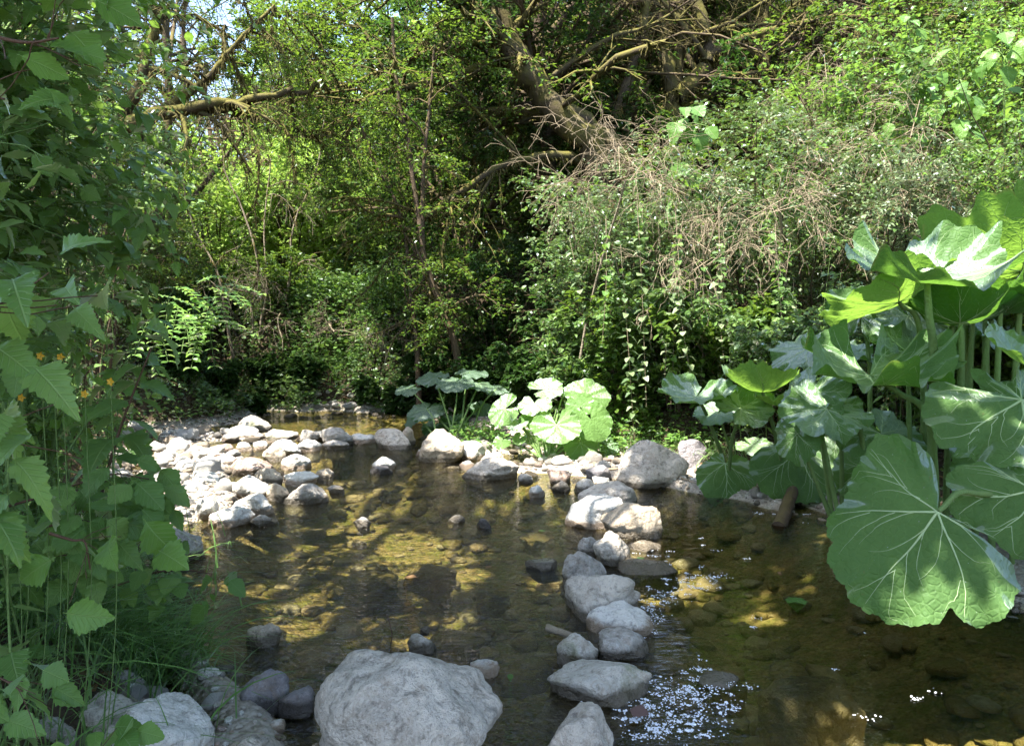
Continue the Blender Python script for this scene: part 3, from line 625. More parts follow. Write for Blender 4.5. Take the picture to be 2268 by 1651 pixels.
rock((434, 1098, 490, 1152), 'rock_pale', 'blocky white stone at the lower left of the bar', ang=.6, sub=5)
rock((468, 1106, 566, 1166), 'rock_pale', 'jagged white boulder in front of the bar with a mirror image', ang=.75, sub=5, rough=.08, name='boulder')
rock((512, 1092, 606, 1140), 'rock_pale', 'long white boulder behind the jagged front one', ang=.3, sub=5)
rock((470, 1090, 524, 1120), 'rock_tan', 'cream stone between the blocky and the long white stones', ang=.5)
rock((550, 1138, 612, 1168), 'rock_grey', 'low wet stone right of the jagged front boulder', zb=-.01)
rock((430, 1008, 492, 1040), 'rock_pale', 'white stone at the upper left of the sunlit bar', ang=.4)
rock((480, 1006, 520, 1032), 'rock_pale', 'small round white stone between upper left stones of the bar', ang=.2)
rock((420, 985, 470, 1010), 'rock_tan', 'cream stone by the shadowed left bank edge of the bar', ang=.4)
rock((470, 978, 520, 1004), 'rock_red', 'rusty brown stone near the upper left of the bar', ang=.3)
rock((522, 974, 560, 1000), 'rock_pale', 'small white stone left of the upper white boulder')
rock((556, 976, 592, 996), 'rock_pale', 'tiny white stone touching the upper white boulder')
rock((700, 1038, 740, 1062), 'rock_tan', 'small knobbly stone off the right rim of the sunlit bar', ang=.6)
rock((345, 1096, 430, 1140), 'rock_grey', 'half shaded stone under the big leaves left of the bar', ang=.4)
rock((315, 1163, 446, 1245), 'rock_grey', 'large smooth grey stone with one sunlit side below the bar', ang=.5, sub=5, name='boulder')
rock((320, 1110, 350, 1152), 'rock_tan', 'small upright tan stone against the left bank')
# under water
rock((1690, 1455, 1893, 1640), 'rock_tan', 'big submerged tan boulder at the lower right under the surface', zb=-.16, ang=.25, sub=5, hs=.66, name='boulder')
rock((1545, 1462, 1645, 1550), 'rock_moss', 'long pale stone lying awash among the floating fluff', zb=-.04, ang=.5, hs=.6)
rock((760, 1250, 885, 1310), 'rock_bed', 'yellowish flat stone under water in the middle of the pool', zb=-.16, ang=.4, hs=.72)
rock((900, 1230, 1010, 1292), 'rock_bed', 'ochre stone under water right of the yellowish flat one', zb=-.16, ang=.5, hs=.72)
rock((1055, 1285, 1125, 1340), 'rock_bed', 'brown stone under water left of the stone line', zb=-.16, ang=.5, hs=.72)
rock((1150, 1165, 1235, 1205), 'rock_bed', 'submerged stone with a green leaf on it', zb=-.05, ang=.4, hs=.6)
rock((940, 1385, 1070, 1450), 'rock_bed', 'brown flat stone under water behind the largest boulder', zb=-.14, ang=.4, hs=.72)
rock((1120, 1430, 1220, 1520), 'rock_bed', 'dark algae coated stone under water beside the long humped boulder', zb=-.12, ang=.3, hs=.6)

# scattered pebbles: one kept sheet of gravel per shore plus the counted larger cobbles
def pebble_field(name, n, xr, yr, size, mat, cond, seed, label, kind='stuff', squash=0.55):
    g = np.random.default_rng(seed); mb = MB(); shapes = [rock_shape(900 + i, 2, 0.4, 0.05) for i in range(8)]
    X = g.uniform(*xr, n); Yy = g.uniform(*yr, n); Z = H(X, Yy); ok = cond(X, Yy, Z)
    X, Yy, Z = X[ok], Yy[ok], Z[ok]; s = size[0] + (size[1] - size[0]) * g.random(len(X)) ** 4
    for i in range(8):
        q = np.arange(len(X)) % 8 == i; m = q.sum()
        if not m: continue
        P, Fc = shapes[i]; a = g.uniform(0, 6.28, m)
        sc = np.stack([s[q] * g.uniform(.7, 1.2, m), s[q] * g.uniform(.6, 1, m), s[q] * squash * g.uniform(.7, 1.2, m)], 1)
        V = P[None] * sc[:, None]; c, s_ = np.cos(a)[:, None], np.sin(a)[:, None]
        V = np.stack([V[..., 0] * c - V[..., 1] * s_, V[..., 0] * s_ + V[..., 1] * c, V[..., 2]], -1)
        V += np.stack([X[q], Yy[q], Z[q] + 0.15 * s[q]], 1)[:, None]
        mb.add(V, (Fc[None] + (np.arange(m) * len(P))[:, None, None]).reshape(-1, 3), mat=int(i % len(mat)))
    o = mb.build(name, mat); return tag(o, label, None, None, kind)
pebble_field('bed_pebbles', 9000, (-3.0, 3.0), (1.6, 9), (0.008, 0.11), [M['rock_bed'], M['rock_tan'], M['rock_bed'], M['rock_red'], M['rock_bed'], M['rock_moss']],
             lambda x, y, z: (z < -0.02) & (rng.random(len(x)) < 0.55 + 0.4 * _fbm(x, y, 2, 9)), 5, 'brown and ochre pebbles on the stream bed', squash=.4)
pebble_field('shore_gravel', 24000, (-4.6, 2.4), (1.4, 11), (0.008, 0.045), [M['rock_pale'], M['rock_grey'], M['rock_tan'], M['rock_pale'], M['rock_blue'], M['rock_red']],
             lambda x, y, z: (z > -0.03) & (z < 0.10) & (y < 10.2), 6, 'pale gravel along the shores')
# counted cobbles on the bars and the dam
shp = []
for i in range(6):
    P, Fc = rock_shape(700 + i, 3, 0.45, 0.05); shp.append((P, Fc))
cob = {}
def cobbles(n, cx, cy, rx, ry, sz, mats, label, group, seed, zmax=0.12):
    g = np.random.default_rng(seed); k = 0; tries = 0
    while k < n and tries < n * 30:
        tries += 1
        x = cx + g.normal() * rx * .6; y = cy + g.normal() * ry * .6; z = Hs(x, y)
        if z < -0.07 or z > zmax: continue
        s = sz[0] + (sz[1] - sz[0]) * g.random() ** 1.6
        if any(((x - a) / (rw + s * .5)) ** 2 + ((y - b) / (rd + s * .5)) ** 2 < 0.8 for a, b, rw, rd in ROCKXY): continue
        ROCKXY.append((x, y, s * .7, s * .7))
        i = g.integers(6); m = mats[g.integers(len(mats))]
        if (i, m) not in cob:
            cob[(i, m)] = MB().add(shp[i][0], shp[i][1]).build('cobble', M[m], loc=(0, 0, 0)); o = cob[(i, m)]
        else: o = cob[(i, m)].copy(); COL.objects.link(o)
        o.location = (x, y, z + s * .2); o.scale = (s * g.uniform(.8, 1.2), s * g.uniform(.7, 1), s * g.uniform(.45, .75)); o.rotation_euler = (g.normal() * .15, g.normal() * .15, g.uniform(0, 6.28))
        tag(o, label, 'stone', group); k += 1
cobbles(120, -2.85, 6.3, 1.0, 1.6, (.04, .13), ['rock_pale', 'rock_pale', 'rock_tan'], 'small pale cobble on the sunlit bar at the left', 'small cobbles on the sunlit bar', 1)
cobbles(30, -2.3, 8.2, 1.9, .35, (.05, .13), ['rock_pale', 'rock_grey', 'rock_tan'], 'small cobble in the stone dam across the stream', 'small cobbles in the stone dam', 2)
cobbles(55, .45, 6.55, 1.3, .5, (.035, .11), ['rock_pale', 'rock_tan', 'rock_blue', 'rock_red', 'rock_grey'], 'small cobble on the gravel shore under the sunlit butterbur', 'small cobbles on the right gravel shore', 3)
cobbles(16, -.6, 7.3, .5, .5, (.05, .12), ['rock_pale', 'rock_grey', 'rock_tan'], 'small cobble behind the big round tan boulder', 'small cobbles behind the tan boulder', 4)
cobbles(12, 2.1, 5.35, .5, .2, (.05, .1), ['rock_blue', 'rock_grey'], 'small grey cobble at the dark water edge beside the log', 'grey cobbles beside the log', 5)
cobbles(10, -1.2, 2.5, .35, .4, (.03, .07), ['rock_pale', 'rock_grey'], 'small stone in the grass beside the flat pale slab', 'small stones by the flat slab', 8, .3)
cobbles(16, -2.3, 10.2, .9, .4, (.04, .12), ['rock_grey', 'rock_moss'], 'dark cobble in the shallow far end of the stream', 'dark cobbles at the far end', 10)
cobbles(14, -2.5, 10.75, .5, .2, (.05, .12), ['rock_pale'], 'bright cobble on the far sunlit bank of the stream', 'bright cobbles on the far bank', 9, .3)

# ------------------------------------------------------------------ butterbur (giant round leaves)
BKS = [1.0]
def butter_leaf(plant, c, R, nrm, tip, mat='butter', seed=0, cup=0.15, ruf=0.06, sinus=0.35, stalk=None, sr=0.011, lobes=0.05, name='leaf', asym=(1, 1), drop=0.0, veins=True, res=1.0, ecc=0.0, outline=None, vs=1.0):
    """c: where the stalk joins; tip: direction of the leaf tip; stalk: list of 3-D points from the ground to c"""
    g = np.random.default_rng(seed + 500); c = np.asarray(c, float); R = R * BKS[0]; sr = sr * BKS[0] ** .6
    n = norm(np.asarray(nrm, float)); y = np.asarray(tip, float); y = norm(y - (y @ n) * n); x = np.cross(y, n)
    nth, nr_ = int(150 * res), int(16 * res) + 3
    th = np.linspace(-math.pi * (1 - sinus * 0.12), math.pi * (1 - sinus * 0.12), nth); ph = g.uniform(0, 6.28, 6)
    prof = None
    if outline:
        q_ = []; cam_o = np.array([0, 0, CAMH])
        for (a_, b_) in outline:
            d_ = ray(a_, b_); t_ = ((c - cam_o) @ n) / (d_ @ n); v_ = (cam_o + d_ * t_ - c) / R; q_.append((math.atan2(v_ @ x, v_ @ y), math.hypot(v_ @ x, v_ @ y)))
        q_.sort(); q_ = np.array(q_); th = np.linspace(q_[0, 0], q_[-1, 0], nth); prof = (q_[:, 0], q_[:, 1])
    def rad(th):
        a = np.abs(th)
        r = 1.0 - 0.30 * np.exp(-((math.pi - a) / 0.34) ** 2) * (0.6 + sinus) * 1.25 + 0.08 * np.cos(th) + ecc * np.cos(th - .25)
        r = r * (1 + lobes * np.cos(th * 7 + ph[0] * 0.1) + 0.03 * np.sin(3 * th + ph[1]) + 0.03 * np.sin(5 * th + ph[2]) + 0.018 * np.sin(23 * th + ph[3]) + 0.02 * np.abs(np.sin(41 * th + ph[4])))
        r = r * np.where(np.sin(th) > 0, asym[0], asym[1])
        if prof is not None:
            r = np.interp(th, prof[0], prof[1]) * (1 + 0.012 * np.sin(37 * th + ph[3]) + 0.014 * np.abs(np.sin(61 * th + ph[4])))
        return r
    def surf(th, q):
        r = rad(th) * q; X = r * np.sin(th); Y = r * np.cos(th)
        z = cup * r ** 2 - drop * q ** 3
        z = z + ruf * q ** 3 * np.sin(th * 4 + ph[4]) + ruf * 0.8 * q ** 4 * np.sin(th * 9 + ph[5]) + ruf * .45 * q ** 5 * np.sin(th * 19 + ph[3])
        z = z - 0.05 * q * (1 - q * .5) * (np.cos(th * 7) * 0.5 + 0.5) + .012 * np.sin(X * 19 + ph[1]) * np.sin(Y * 17 + ph[2]) * q
        z = z + 0.03 * np.exp(-((np.abs(th) - math.pi * .98) / 0.2) ** 2)
        P = (X[..., None] * x + Y[..., None] * y + z[..., None] * n) * R
        return P + c
    q = np.linspace(0.0, 1, nr_); TH, Q = np.meshgrid(th, q)
    V = surf(TH, Q); idx = np.arange(nth * nr_).reshape(nr_, nth)
    Fq = np.stack([idx[:-1, :-1], idx[1:, :-1], idx[1:, 1:], idx[:-1, 1:]], -1).reshape(-1, 4)
    leaf = MB().add(V.reshape(-1, 3), Fq, rnd=np.where((Q.ravel() > .955) & (np.sin(TH.ravel() * 5 + ph[0]) + np.sin(TH.ravel() * 13 + ph[1]) > .9), 1.0, .1 + .6 * g.random())).build(name, M[mat], plant)
    if veins:
        vb = MB(); lim = min(th[-1], -th[0]) * .97
        def vein(pts, r0, r1, k=14):
            u = np.linspace(0, 1, k); a = np.array(pts); tt = np.interp(u, np.linspace(0, 1, len(a)), a[:, 0]); qq = np.interp(u, np.linspace(0, 1, len(a)), a[:, 1])
            for _ in range(2): tt[1:-1] = (tt[:-2] + tt[1:-1] * 2 + tt[2:]) / 4
            P = surf(tt, qq); V, Fc, _ = tubes((P + n * 0.0005 * 1)[None], (np.linspace(r0, r1, k) * R * vs)[None], 5); vb.add(V, Fc)
        for a0 in (0, 0.85, -0.85, 1.7, -1.7, 2.5, -2.5):
            if abs(a0) > lim: continue
            s = np.sign(a0) if a0 else 1; b = a0 + g.normal() * .05
            w_ = g.normal() * .06; vein([(b, 0), (b + w_, .3), (b + .05 * s, .6), (b - w_, .95)], (0.013 if abs(a0) < 1 else .010) * g.uniform(.8, 1.15), 0.0015)
            for q0, dv in ((.22, .34), (.42, .28), (.62, .2)):
                for sg in (-1, 1):
                    if g.random() < .18: continue
                    q0 = q0 + g.normal() * .035; dv = dv * g.uniform(.75, 1.2)
                    e = np.clip(b + sg * dv * 1.25, -lim, lim)
                    vein([(b, q0), (b + sg * dv * .45, q0 + .16), (b + sg * dv * .8, min(q0 + .36, .93)), (e, min(q0 + .5, .97))], 0.0052 * (1.1 - q0 * .5), 0.0008, 10)
        vb.build('veins', M['vein'], leaf)
    if stalk is not None:
        P = smoothpoly([np.asarray(p, float) for p in stalk] + [c], 18)
        V, Fc, _ = tubes(P[None], np.linspace(sr * 1.35, sr * 0.7, 18)[None], 7); MB().add(V, Fc).build('stalk', M['stem_green'], plant)
    return leaf
def bplant(label, base, group='butterbur plants on the stream banks'):
    t = thing('butterbur_plant', label, 'plant', (0, 0, 0), group); return t
UP = np.array([0, 0, 1.0])
BK = BKS; BK[0] = 1.3
_at = at
def at(px, py, Y): return _at(px, py, Y * BK[0])
# hero leaf and its neighbours at the right
B = bplant('giant butterbur with the huge crinkled round leaf hanging over the water at the right edge', (2.5, 2.9, 0))
b0 = at(2330, 1330, 2.9)
butter_leaf(B, at(2075, 1133, 2.05), 0.272, (-0.22, -0.86, 0.46), (-0.5, -0.15, -0.55), seed=1, cup=-0.10, ruf=.085, sinus=1.25, stalk=[b0 + (0, 0, -.7), at(2300, 1180, 2.6), at(2150, 1090, 2.25)], lobes=.075, asym=(1.04, 0.95), res=1.5, outline=[(2085, 1062), (2080, 1035), (2055, 1000), (2010, 985), (1985, 962), (1945, 955), (1925, 990), (1905, 1020), (1890, 1050), (1882, 1085), (1868, 1112), (1838, 1140), (1832, 1178), (1850, 1195), (1835, 1212), (1842, 1245), (1868, 1290), (1900, 1330), (1950, 1352), (1990, 1372), (2050, 1380), (2088, 1372), (2108, 1338), (2142, 1376), (2190, 1382), (2235, 1350), (2252, 1318), (2268, 1290), (2262, 1240), (2215, 1190), (2160, 1163), (2110, 1148)])
butter_leaf(B, at(2290, 1085, 2.3), 0.30, (-0.3, -0.75, 0.6), (-0.5, -0.3, -.4), seed=2, cup=.05, ruf=.05, sinus=.9, outline=[(2245, 1035), (2200, 1022), (2160, 1030), (2110, 1042), (2092, 1065), (2105, 1095), (2100, 1120), (2118, 1150), (2165, 1168), (2200, 1195), (2240, 1230), (2300, 1260), (2370, 1250), (2420, 1180), (2430, 1080), (2380, 1020), (2330, 1010)], stalk=[b0 + (.05, 0, -.7), at(2360, 1200, 2.7)])
butter_leaf(B, at(2262, 885, 2.5), 0.34, (-0.15, -0.72, 0.68), (-0.85, -.3, -.3), seed=3, cup=-.06, ruf=.07, sinus=.8, outline=[(2240, 850), (2185, 855), (2180, 822), (2150, 812), (2110, 845), (2065, 850), (2045, 890), (2050, 925), (2075, 960), (2085, 985), (2110, 1000), (2140, 975), (2165, 985), (2190, 1020), (2240, 1030), (2300, 1040), (2380, 1000), (2430, 930), (2420, 850), (2350, 810), (2290, 800)], stalk=[b0 + (.1, .1, -.7), at(2370, 1000, 2.9)], res=1.3)
butter_leaf(B, at(2230, 1010, 2.8), 0.22, (-0.1, -0.8, 0.4), (-0.1, -.3, -.8), seed=4, stalk=[b0 + (0, .2, -.7)], mat='butter')
butter_leaf(B, at(2250, 790, 2.5), 0.12, (0.3, -0.5, 0.8), (-0.8, 0, .2), seed=5, cup=.3, mat='butter_lime')
# tall umbrella group
B = bplant('tall butterbur at the right with umbrella leaves held on long upright stalks', (2, 3, 0))
def gnd(px, py, Y, dz=-0.05):
    p = at(px, py, Y); return np.array([p[0], p[1], Hs(p[0], p[1]) + dz])
butter_leaf(B, at(2052, 615, 2.75), 0.275, (-0.05, -0.36, 0.90), (0.2, -1, 0), seed=6, cup=.42, ruf=.13, sinus=.7, stalk=[gnd(2070, 900, 2.85), at(2068, 840, 2.8), at(2057, 700, 2.75)], sr=.016, lobes=.07, res=1.3)
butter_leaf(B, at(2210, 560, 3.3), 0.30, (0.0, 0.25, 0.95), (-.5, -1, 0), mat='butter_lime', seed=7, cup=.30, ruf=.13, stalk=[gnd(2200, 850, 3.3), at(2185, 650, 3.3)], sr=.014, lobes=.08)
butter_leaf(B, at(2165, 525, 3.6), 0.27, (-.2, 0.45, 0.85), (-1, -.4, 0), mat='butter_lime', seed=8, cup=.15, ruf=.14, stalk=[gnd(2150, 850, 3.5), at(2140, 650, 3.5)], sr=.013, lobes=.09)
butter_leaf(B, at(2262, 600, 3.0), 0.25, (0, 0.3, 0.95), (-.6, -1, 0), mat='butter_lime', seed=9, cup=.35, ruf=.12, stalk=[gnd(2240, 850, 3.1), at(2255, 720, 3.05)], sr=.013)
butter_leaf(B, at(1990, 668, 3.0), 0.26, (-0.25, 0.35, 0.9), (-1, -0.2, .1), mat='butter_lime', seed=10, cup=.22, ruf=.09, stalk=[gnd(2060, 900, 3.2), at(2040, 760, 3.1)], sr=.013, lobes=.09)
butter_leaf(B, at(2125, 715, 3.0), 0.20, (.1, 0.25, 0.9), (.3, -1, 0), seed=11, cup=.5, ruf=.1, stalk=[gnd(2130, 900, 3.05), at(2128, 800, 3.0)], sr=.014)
butter_leaf(B, at(2220, 690, 3.1), 0.20, (0, -.2, 0.95), (.3, -1, 0), seed=12, cup=.4, ruf=.1, stalk=[gnd(2170, 900, 3.1), at(2185, 760, 3.1)], sr=.013)
butter_leaf(B, at(2290, 770, 3.3), 0.26, (0, -.3, 0.9), (-.3, -1, 0), seed=13, cup=.3, ruf=.1, stalk=[gnd(2280, 900, 3.3)])
for px, Y in ((2105, 3.15), (2150, 3.25), (2210, 3.0)):
    butter_leaf(B, at(px + 10, 640 + (px % 40), Y), 0.16, (0.1, -.2, 0.9), (.3, -1, 0), seed=px, cup=.4, ruf=.1, stalk=[gnd(px, 900, Y), at(px, 780, Y)], sr=.012, veins=False, res=.7)
B = bplant('butterbur with pale veined leaves standing half way up the right bank', (2, 3, 0))
butter_leaf(B, at(1905, 700, 3.5), 0.155, (-0.15, -0.75, 0.6), (.1, -.2, 1), seed=14, cup=.12, ruf=.08, stalk=[gnd(1930, 1000, 3.5), at(1925, 820, 3.5)])
butter_leaf(B, at(2010, 700, 3.3), 0.17, (0.1, -0.6, 0.7), (.2, -.6, -.5), seed=15, cup=.12, ruf=.08, stalk=[gnd(2020, 1000, 3.5)])
butter_leaf(B, at(1790, 770, 3.7), 0.17, (-0.25, -0.35, 0.8), (-.9, -.3, 0), seed=16, cup=-.1, ruf=.09, stalk=[gnd(1850, 1000, 3.8)])
butter_leaf(B, at(1860, 775, 3.6), 0.14, (0.1, -0.35, 0.85), (.5, -.6, 0), seed=17, cup=.1, ruf=.09, stalk=[gnd(1870, 1000, 3.8)])
B = bplant('butterbur with a big wavy saddle shaped leaf in front of the tall umbrella one', (2, 3, 0))
butter_leaf(B, at(1925, 832, 2.85), 0.25, (-0.05, -0.42, 0.88), (-.15, -1, -.1), seed=18, cup=.50, ruf=.19, sinus=.9, stalk=[gnd(2090, 1050, 2.8), at(2060, 950, 2.8), at(1990, 870, 2.8)], sr=.013, lobes=.06, res=1.3)
butter_leaf(B, at(1830, 905, 3.0), 0.16, (-0.1, -0.55, 0.75), (-.7, -.7, -.2), seed=19, cup=.05, ruf=.08, stalk=[gnd(1950, 1030, 3.1), at(1900, 930, 3.05)])
butter_leaf(B, at(1800, 870, 3.1), 0.15, (-0.6, -0.35, 0.4), (-.2, -.2, -.9), seed=20, cup=-.1, ruf=.05, mat='butter', stalk=[gnd(1900, 1030, 3.1)])
butter_leaf(B, at(1765, 960, 3.1), 0.11, (-0.7, -0.5, 0.2), (0, -.1, -.9), seed=21, cup=-.1, ruf=.06, stalk=[gnd(1900, 1030, 3.2)])
butter_leaf(B, at(1950, 960, 3.1), 0.17, (0, -0.5, 0.6), (0.2, -.6, -.6), seed=22, cup=-.1, ruf=.08, stalk=[gnd(1960, 1050, 3.2)])
butter_leaf(B, at(2010, 780, 3.05), 0.17, (.1, -.4, .8), (.6, -.6, .2), seed=23, cup=.2, ruf=.12, stalk=[gnd(2030, 1050, 3.1)])
BK[0] = 1.3
B = bplant('dark low butterbur with broad leaves touching the water behind the log', (2, 3, 0))
butter_leaf(B, at(1605, 1025, 4.35), 0.20, (-.1, -0.62, 0.75), (-.15, -.8, -.4), seed=24, cup=-.10, ruf=.04, outline=[(1625, 1010), (1600, 1000), (1570, 1015), (1545, 1030), (1543, 1060), (1560, 1090), (1580, 1108), (1615, 1112), (1640, 1098), (1665, 1075), (1690, 1050), (1680, 1025), (1655, 1012)], stalk=[gnd(1690, 1000, 4.7)], mat='butter')
butter_leaf(B, at(1770, 990, 4.2), 0.29, (.05, -0.6, 0.75), (.1, -.9, -.3), seed=25, cup=-.14, ruf=.05, outline=[(1790, 975), (1750, 978), (1700, 980), (1665, 1010), (1670, 1045), (1700, 1075), (1750, 1092), (1800, 1095), (1850, 1085), (1880, 1060), (1885, 1010), (1860, 980), (1820, 972)], stalk=[gnd(1780, 1000, 4.6)])
butter_leaf(B, at(1920, 1030, 3.7), 0.17, (-.6, -0.6, 0.4), (-.2, -.4, -.9), seed=26, cup=-.1, ruf=.06, stalk=[gnd(1960, 1000, 4)])
butter_leaf(B, at(1860, 960, 4.3), 0.2, (.1, -0.5, 0.8), (.3, -.9, -.2), seed=27, cup=-.1, ruf=.06, stalk=[gnd(1870, 990, 4.6)])
BK[0] = 1.36
B = bplant('butterbur with four raised leaves on thin stalks left of the tall group', (2, 3, 0))
butter_leaf(B, at(1543, 878, 4.0), 0.19, (-0.1, -0.30, 0.92), (-.55, -.85, 0), seed=28, cup=.32, ruf=.07, stalk=[gnd(1620, 1060, 4.6), at(1600, 1010, 4.3), at(1565, 920, 4.1)], sr=.012)
butter_leaf(B, at(1688, 868, 3.9), 0.18, (0.0, 0.12, 0.95), (-.3, -1, 0), seed=29, cup=.62, ruf=.08, mat='butter_lime', stalk=[gnd(1735, 1040, 4.2), at(1718, 970, 4.05)], sr=.013)
butter_leaf(B, at(1640, 905, 3.9), 0.15, (0.1, -0.60, 0.8), (.2, -.5, .8), seed=30, cup=.18, ruf=.06, stalk=[gnd(1610, 1050, 4.2), at(1620, 980, 4.05)], sr=.010)
butter_leaf(B, at(1728, 898, 3.8), 0.13, (0.0, 0.0, 1), (-.3, -1, 0), seed=31, cup=.40, ruf=.1, mat='butter_lime', stalk=[gnd(1728, 1040, 4.1), at(1728, 980, 3.9)], sr=.009)
butter_leaf(B, at(1590, 915, 4.1), 0.13, (-0.1, -0.3, .9), (-.5, -.8, -.1), seed=32, cup=.05, ruf=.06, stalk=[gnd(1640, 1050, 4.4)], sr=.009)
butter_leaf(B, at(1665, 985, 4.3), 0.10, (-0.1, -0.3, .9), (.5, -.8, -.1), seed=33, cup=.05, ruf=.06, stalk=[gnd(1665, 1040, 4.4)], mat='butter_lime')
BK[0] = 1.0; at = _at
# centre sunlit plant
B = bplant('bright sunlit butterbur growing from the gravel in the middle of the shore', (2, 3, 0))
cb = ground(1212, 1012, .06)
for i, (px, py, R, nv, tv, st, mt, Y) in enumerate([
    (1118, 905, .165, (-.5, -.62, .5), (-.9, -.1, -.1), .3, 'butter_lime', 6.9), (1145, 930, .12, (-.2, -.55, .7), (-.2, -.6, -.5), .3, 'butter_lime', 6.85),
    (1183, 892, .155, (-.1, -.42, .85), (-.1, -1, .1), .3, 'butter_lime', 6.9), (1205, 862, .17, (0, -.45, .85), (.2, -.4, .9), .3, 'butter_lime', 7.2),
    (1300, 878, .21, (.1, -.65, .65), (.3, .1, .9), .3, 'butter_lime', 7.1), (1285, 900, .13, (-.2, -.7, .6), (-.2, .1, .9), .3, 'butter_lime', 6.9),
    (1308, 928, .19, (.1, -.85, .5), (.3, -.3, -.9), .3, 'butter_lime', 6.75), (1232, 940, .215, (-.05, -.62, .75), (0, -.7, -.6), .3, 'butter_lime', 6.7),
    (1285, 980, .155, (.1, -.8, .5), (.2, -.4, -.9), .3, 'butter_lime', 6.7), (1232, 905, .13, (0, -.5, .9), (0, -.5, .9), .3, 'butter_lime', 6.85),
    (1165, 935, .07, (-.1, -.8, .5), (0, -.2, .9), .3, 'butter_lime', 6.8), (1150, 970, .06, (-.2, -.8, .5), (-.5, -.2, -.6), .3, 'butter_lime', 6.8), (1112, 975, .08, (-.2, -.7, .6), (-.5, -.4, -.6), .3, 'butter_lime', 6.85),
    (1340, 985, .12, (.3, -.5, .7), (.8, -.2, -.4), .3, 'butter', 7.0), (1250, 860, .12, (.1, -.3, .9), (.1, -.5, .6), .3, 'butter', 7.3)]):
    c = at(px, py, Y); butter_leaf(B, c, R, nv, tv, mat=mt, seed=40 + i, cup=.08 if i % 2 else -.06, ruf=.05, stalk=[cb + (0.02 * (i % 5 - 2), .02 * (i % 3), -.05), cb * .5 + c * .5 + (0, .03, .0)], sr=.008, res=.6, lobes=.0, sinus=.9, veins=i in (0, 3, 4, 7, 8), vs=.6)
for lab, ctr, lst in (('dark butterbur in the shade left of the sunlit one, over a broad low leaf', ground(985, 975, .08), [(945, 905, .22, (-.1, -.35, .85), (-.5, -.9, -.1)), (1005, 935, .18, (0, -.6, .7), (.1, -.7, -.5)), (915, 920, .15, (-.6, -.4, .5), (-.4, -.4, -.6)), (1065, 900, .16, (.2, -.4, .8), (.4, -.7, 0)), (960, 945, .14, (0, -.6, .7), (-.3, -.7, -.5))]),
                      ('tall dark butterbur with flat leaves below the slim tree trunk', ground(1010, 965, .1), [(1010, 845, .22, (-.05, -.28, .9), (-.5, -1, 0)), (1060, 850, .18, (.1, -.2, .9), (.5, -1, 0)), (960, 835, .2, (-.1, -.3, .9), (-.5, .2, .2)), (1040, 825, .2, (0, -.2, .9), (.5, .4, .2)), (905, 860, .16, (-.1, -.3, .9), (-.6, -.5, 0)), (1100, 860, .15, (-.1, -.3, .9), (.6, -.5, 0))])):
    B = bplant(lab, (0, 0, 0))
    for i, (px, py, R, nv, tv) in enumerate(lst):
        c = at(px, py, 8.0 + .1 * i); butter_leaf(B, c, R * .9, nv, tv, mat='butter_shaded', lobes=.01, seed=70 + i, cup=-.1, ruf=.05, stalk=[ctr + (.04 * (i - 2), 0, -.1), ctr * .4 + c * .6], sr=.009, res=.6, veins=i < 2, vs=.5)

# ------------------------------------------------------------------ trees
TREEGRP = 'woodland trees around the stream'
def limb(pts, r0, r1, n=22):
    P = smoothpoly(pts, n); j = rng.normal(size=P.shape) * r0 * 0.12; j[0] = 0
    return P + j, r0 * (r1 / r0) ** np.linspace(0, 1, n)
def hang_moss(mb, P, R, n, size=(.03, .10), g=rng):
    """short drooping moss tufts under and along mossy limbs"""
    k = len(P); i = g.integers(0, k - 1, n); f = g.random(n)[:, None]
    p = P[i] * (1 - f) + P[i + 1] * f; a = g.uniform(0, 6.28, n)
    r = R[i][:, None]; off = np.stack([np.cos(a), np.sin(a) * .6, np.sin(a) * .8], 1) * r * .9
    p0 = p + off; L = g.uniform(size[0], size[1], (n, 1)); d = norm(off / np.maximum(r, 1e-4) * .5 + np.array([0, 0, -1.0]) + g.normal(size=(n, 3)) * .3)
    C = np.stack([p0, p0 + d * L * .5 + off * .1, p0 + d * L], 1); V, Fc, _ = tubes(C, np.tile(np.array([.008, .008, .002]), (n, 1)) * g.uniform(.6, 1.6, (n, 1)), 3); mb.add(V, Fc)
